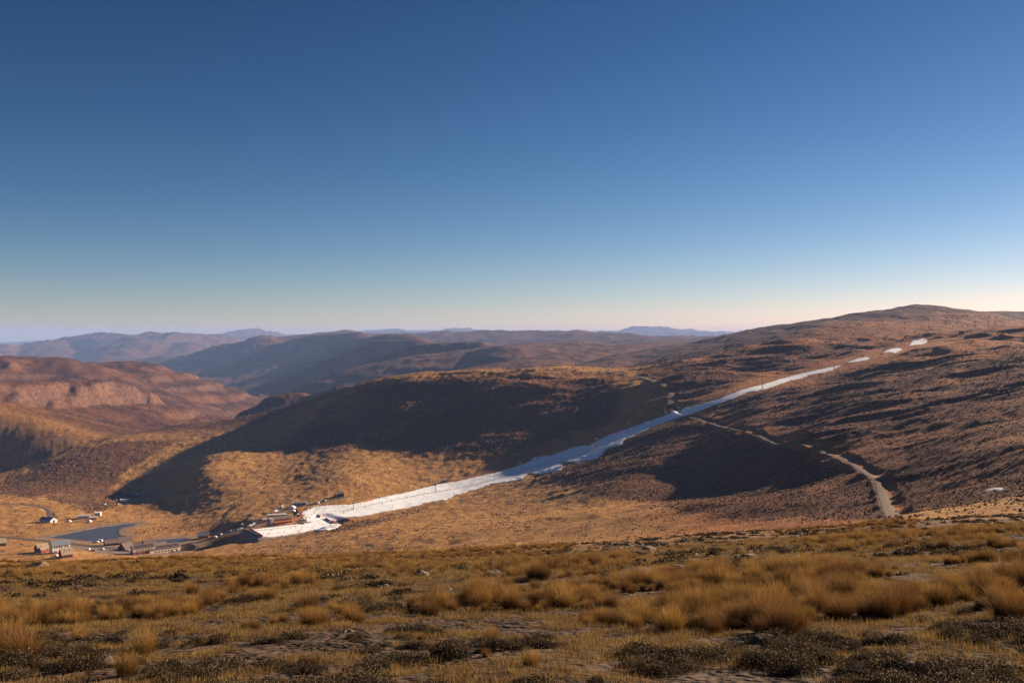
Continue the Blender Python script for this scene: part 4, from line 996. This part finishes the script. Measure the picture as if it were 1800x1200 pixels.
# where tussocks grow (bearing / angle outlines of the grass bands), weight and size
BANDS = [
 (1.0, .95, [(-1600,958),(300,962),(620,955),(980,948),(1010,962),(900,985),(700,1010),(420,1003),(200,1012),(-1600,1012)]),
 (1.0, 1.05, [(180,1052),(420,1040),(640,1056),(620,1112),(420,1118),(200,1112),(60,1110),(-1600,1100),(-1600,1072)]),
 (.9, 1.15, [(175,1112),(350,1112),(345,1150),(180,1148)]),
 (.8, 1.1, [(-1600,1120),(45,1116),(50,1160),(-1600,1170)]),
 (.9, 1.1, [(830,985),(1110,978),(1115,1010),(1000,1018),(840,1016)]),
 (1.0, 1.05, [(700,1075),(860,1045),(1000,1030),(1150,1018),(1300,1000),(1500,985),(3300,950),(3300,1105),(1600,1092),(1380,1120),(1200,1112),(1040,1098),(920,1120),(720,1105)]),
 (1.0, 1.35, [(1400,1060),(1620,1060),(3300,1040),(3300,1110),(1640,1105),(1600,1122),(1420,1112)]),
 (.9, 1.0, [(1400,950),(1560,935),(3300,920),(3300,958),(1640,962),(1440,972)]),
 (.55, .9, [(1360,925),(1620,912),(1600,930),(1370,938)]),
 (.8, 1.0, [(400,1010),(560,1008),(560,1034),(400,1030)]),
 (.5, .85, [(40,1100),(900,1090),(880,1130),(60,1125)]),
]
def band(px, py):
    wgt = np.zeros(px.shape); sz = np.full(px.shape, .75)
    for wv, s_, poly in BANDS:
        k = soft_poly(px, py, poly, 7.); k = k*wv; sz = np.where(k > wgt, s_, sz); wgt = np.maximum(wgt, k)
    return wgt, sz
def sample_ground(n, y0, y1, seed, umax=.64, power=1.0):
    """random points on the near slope; power 1 = spread evenly over the ground"""
    g = np.random.default_rng(seed); r = g.uniform(0, 1, n)
    e = 2*power
    Y = (y0**e+(y1**e-y0**e)*r)**(1/e) if e > 0 else np.exp(np.log(y0)+(np.log(y1)-np.log(y0))*r)
    x = g.uniform(-umax, umax, n)*(Y+7); z = ground_z(x, Y)
    px = x/Y*F+CX; py = HY-z/Y*F
    return x, Y, z, px, py, g
# tussocks
x, Y, z, px, py, g = sample_ground(48000, 5.5, 125, 11, power=.62)
wgt, sz = band(px+10*fbm(x/3, Y/3, 2, 201), py+4*fbm(x/3, Y/3, 2, 202))
cl = fbm(x/2.6, Y/2.6, 3, 203); keep = (g.uniform(0, 1, len(x)) < wgt*ss(-.12, .25, cl)*1.0+.012) & (px > -1800) & (px < 3600)
x, Y, z, px, py, sz, cl = [v[keep] for v in (x, Y, z, px, py, sz, cl)]
# thin out where two would stand in one another
order = g.permutation(len(x)); cellmap = {}; ok = []
for i in order:
    q = .36+.06*(Y[i] > 30); kx, ky = int(x[i]/q), int(Y[i]/q)
    if (kx, ky) in cellmap: continue
    cellmap[(kx, ky)] = 1; ok.append(i)
ok = np.array(ok); x, Y, z, px, py, sz, cl = [v[ok] for v in (x, Y, z, px, py, sz, cl)]
sc = .50*sz*(.5+.85*g.uniform(0, 1, len(x))**1.5)*(1+.5*np.clip(cl, -1, 1))*(1+.18*ss(1250, 1500, px)*(px < 1900)); rz = g.uniform(0, 6.28, len(x))
vis = (px > -20) & (px < 1820) & (py < 1240)
size_px = np.where(vis, sc/Y, 0); big = np.argsort(-size_px)[:296]; isbig = np.zeros(len(x), bool); isbig[big] = True
def zone(px, py):
    side = ['far left', 'left', 'left-of-centre', 'centre', 'right-of-centre', 'right', 'far right'][int(np.clip(px/257, 0, 6))]
    row = 'nearest' if py > 1100 else ('farther' if py > 1040 else 'far')
    return side, row
for i in big:
    o = link('grass_tussock', GRASS[int(g.integers(6))], None, (x[i], Y[i], z[i]-.02)); o.rotation_euler = (g.normal(0, .06), g.normal(0, .06), rz[i]); o.scale = (sc[i]*1.05, sc[i]*1.05, sc[i]*.95)
    sd_, rw_ = zone(px[i], py[i])
    hs_ = 'tall' if sc[i] > .62 else ('low' if sc[i] < .42 else 'middling')
    tag(o, '%s golden-brown grass tussock in the %s band, %s part of the foreground' % (hs_, rw_, sd_), 'grass tussock', '%s grass tussocks in the %s band, %s part of the foreground' % (hs_, rw_, sd_))
r = ~isbig
nr_ = r & (Y < 26); fr_ = r & (Y >= 26)
scatter('grass', GRASS[:4], np.stack([x, Y, z-.02], 1)[nr_], rz[nr_], sc[nr_], 'golden dry grass clumps between the larger tussocks of the foreground slope', 'grass')
scatter('grass', GRASS_FAR, np.stack([x, Y, z-.02], 1)[fr_], rz[fr_], sc[fr_], 'sea of golden dry grass along the far edge of the foreground slope', 'grass')
# crest grass a little denser
x, Y, z, px, py, g = sample_ground(16000, 28, 118, 12, power=.8)
wgt, sz = band(px, py); keep = (g.uniform(0, 1, len(x)) < wgt*(py < 1040)*.9)
x, Y, z = x[keep], Y[keep], z[keep]
scatter('grass', GRASS_FAR, np.stack([x, Y, z-.02], 1), g.uniform(0, 6.28, len(x)), g.uniform(.2, .5, len(x)), 'short golden grass filling the gaps on the crest of the foreground slope', 'grass')
# turf
x, Y, z, px, py, g = sample_ground(85000, 5.5, 60, 13, power=.45)
keep = (fbm(x/1.1, Y/1.1, 3, 210) > -.12); x, Y, z = x[keep], Y[keep], z[keep]
scatter('grass', TURF, np.stack([x, Y, z], 1), g.uniform(0, 6.28, len(x)), g.uniform(.5, 1.5, len(x))*np.interp(Y, [6, 60], [1, 2.2]), 'short dry turf and litter on the bare soil of the foreground', 'grass')
# karoo shrubs
x, Y, z, px, py, g = sample_ground(24000, 5.5, 95, 14, power=.55)
wgt, _ = band(px, py); cl = fbm(x/1.8, Y/1.8, 3, 220)
keep = (g.uniform(0, 1, len(x)) < (1-.85*wgt)*ss(-.12, .30, cl)*np.where(py > 1110, .9, .6)); x, Y, z, px, py, cl = [v[keep] for v in (x, Y, z, px, py, cl)]
sc = g.uniform(.35, 1.15, len(x))*(1+.4*np.clip(cl, 0, 1)); rz = g.uniform(0, 6.28, len(x))
size_px = np.where((px > -10) & (px < 1810) & (py < 1215), sc/Y, 0); big = np.argsort(-size_px)[:290]; isbig = np.zeros(len(x), bool); isbig[big] = True
for i in big:
    o = link('karoo_shrub', BUSH[int(g.integers(5))], None, (x[i], Y[i], z[i]-.03)); o.rotation_euler = (0, 0, rz[i]); o.scale = (sc[i], sc[i]*g.uniform(.8, 1.2), sc[i]*g.uniform(.8, 1.2))
    sd_, rw_ = zone(px[i], py[i]+(25 if py[i] > 1075 else 0)); rw_ = {'nearest': 'at the bottom edge', 'farther': 'below the grass bands', 'far': 'beyond the first tussocks'}[rw_]
    hs_ = 'broad' if sc[i] > 1.0 else ('small' if sc[i] < .75 else 'mid-sized')
    tag(o, '%s grey-green cushion shrub %s, %s part of the foreground' % (hs_, rw_, sd_), 'shrub', '%s cushion shrubs %s, %s part of the foreground' % (hs_, rw_, sd_))
r = ~isbig; nr_ = r & (Y < 22); fr_ = r & (Y >= 22)
scatter('shrubs', BUSH[:3], np.stack([x, Y, z-.03], 1)[nr_], rz[nr_], sc[nr_], 'low grey-green shrubs covering the soil between the tussocks', 'shrubs')
scatter('shrubs', BUSH_FAR, np.stack([x, Y, z-.03], 1)[fr_], rz[fr_], sc[fr_], 'low dull shrubs in the farther part of the foreground slope', 'shrubs')
# stones and boulders
def stone(px, py, r_, lab, seed, y1=110, flat=1.):
    p = hit(px, py, 4.5, y1, ground_z); o = link('boulder', ROCKS[seed % 6], None, (p[0], p[1], p[2]+r_*.12)); o.scale = (r_, r_*.8, r_*.75*flat); o.rotation_euler = (0, 0, seed*1.3)
    tag(o, lab, 'rock')
for i, (a_, b_, r_, l_) in enumerate([(1350,1130,.22,'grey flat-topped rock below the grass band right of centre'),(1390,1182,.16,'pale rock at the bottom of the picture, left of a taller pointed one'),(1600,1180,.20,'wide dark flat rock near the bottom edge on the right'),
        (1640,1190,.15,'pointed rock near the bottom edge on the right'),(868,1010,.30,'pale pinkish stone beside the tussock row on bare soil'),(850,1037,.42,'dark reddish boulder left of the round dark tussock'),(838,1040,.2,'small stone touching the dark reddish boulder'),
        (1775,952,.55,'round grey boulder in the far grass row at the right edge'),(66,1000,.75,'dark brown boulder in the grass crest at the far left'),(470,1030,.35,'grey mossy boulder between tussocks left of centre'),(1135,1016,.5,'long low slab of rock on the soil right of centre'),
        (1140,968,.5,'pale stone in the scattered stone patch near the crest'),(1120,974,.4,'brown stone at the left of the scattered stone patch'),(740,1012,.3,'small brown rock at the edge of the bare soil patch'),(190,1165,.14,'small pinkish stone among the cushion shrubs at lower left'),
        (1440,1133,.10,'small dark stone right of the grey flat-topped rock'),(1316,981,.35,'brown rock on the far slope between two tussocks'),(1195,1000,.3,'small rock near the right end of the stone patch')]):
    stone(a_, b_, r_, l_, i)
x, Y, z, px, py, g = sample_ground(9000, 5.5, 100, 15, power=.5)
wp = soft_poly(px, py, [(1040,955),(1230,945),(1340,965),(1330,990),(1180,985),(1060,978)], 10.)+.5*soft_poly(px, py, [(620,1000),(900,1008),(860,1045),(640,1035)], 8.)
keep = g.uniform(0, 1, len(x)) < .16+.8*wp; x, Y, z, wp = x[keep], Y[keep], z[keep], wp[keep]
scatter('stones', ROCK_S+ROCKS[:1], np.stack([x, Y, z], 1), g.uniform(0, 6.28, len(x)), (g.uniform(.015, .06, len(x))+.16*wp*g.uniform(0, 1, len(x))**2)*np.interp(Y, [6, 100], [1, 2.0]), 'small stones and gravel strewn over the foreground soil', 'stones')

# heath shrubs of the far slopes: countless dark lumps
mh = N('heath_shrub'); oi = mh.n('ShaderNodeObjectInfo')
mh.col(mh.ramp(oi.outputs['Random'], [(0., (.05, .025, .013)), (.4, (.125, .058, .024)), (.75, (.24, .115, .04)), (1., (.38, .21, .075))]))
def lump(seed):
    g = np.random.default_rng(seed); bm = bmesh.new(); bmesh.ops.create_icosphere(bm, subdivisions=1, radius=1.)
    for v in bm.verts: v.co = Vector((v.co.x*g.uniform(.7, 1.3), v.co.y*g.uniform(.7, 1.3), max(v.co.z, -.2)*g.uniform(.6, 1.0)))
    me = bpy.data.meshes.new('heath'); bm.to_mesh(me); bm.free(); me.materials.append(mh.m); return me
LUMPS = [lump(600+i) for i in range(4)]
g = np.random.default_rng(16); n_ = 520000
Yr = np.exp(g.uniform(math.log(125), math.log(2600), n_)); x = g.uniform(-.60, .60, n_)*Yr
z = ground_z(x, Yr); hm = heath_shade_mask(x, Yr, z); dm = dirt_mask(x, Yr)
fr = ss(1600, 1900, Yr)
keep = (g.uniform(0, 1, n_) < np.clip(hm*(1-fr)+.35*fr, .06, .9)**1.3*(1-.45*ss(1150, 1350, x/Yr*F+CX))) & (dm < .3)
for poly in [RUN, PLAY]+PATCHES: keep &= poly_sd(x, Yr, poly) > 2
for p in POND.values():
    m_ = (np.abs(Yr-1000) < 140) & (x < -200); dd = np.full(n_, 99.); dd[m_] = poly_sd(x[m_], Yr[m_], p); keep &= dd > 3
for px_, py_, r_ in ((100,965,34),(250,962,60),(498,912,28),(520,890,22),(150,908,18),(88,912,14),(235,875,26)):
    q = at(px_, py_); keep &= np.hypot(x-q[0], Yr-q[1]) > r_
x, Yr, z = x[keep], Yr[keep], z[keep]
scatter('heath', LUMPS, np.stack([x, Yr, z], 1), g.uniform(0, 6.28, len(x)), g.uniform(.2, 1.0, len(x))**1.3*np.interp(Yr, [125, 400, 1000, 2600], [.38, .60, 1.20, 2.3]), 'dark heath shrubs speckling the hillsides beyond the foreground', 'heath')
print('veg', len(x))

# ------------------------------------------------------------------ haze
#@@OBJECTS
hz = N('air'); hz.t.nodes.remove(hz.b)
out = [n for n in hz.t.nodes if n.type == 'OUTPUT_MATERIAL'][0]
pv = hz.n('ShaderNodeVolumePrincipled'); pv.inputs['Density'].default_value = 4.0e-5; pv.inputs['Color'].default_value = (.36, .54, 1.0, 1)
pv.inputs['Anisotropy'].default_value = 0.0
hz.l(pv.outputs[0], out.inputs['Volume'])
bm = bmesh.new(); bmesh.ops.create_cube(bm, size=1)
bmesh.ops.scale(bm, vec=(90000, 33000, 1000), verts=bm.verts); bmesh.ops.translate(bm, vec=(0, 14600, -330), verts=bm.verts)
me = bpy.data.meshes.new('haze'); bm.to_mesh(me); bm.free(); me.materials.append(hz.m)
tag(link('haze', me), kind='stuff')
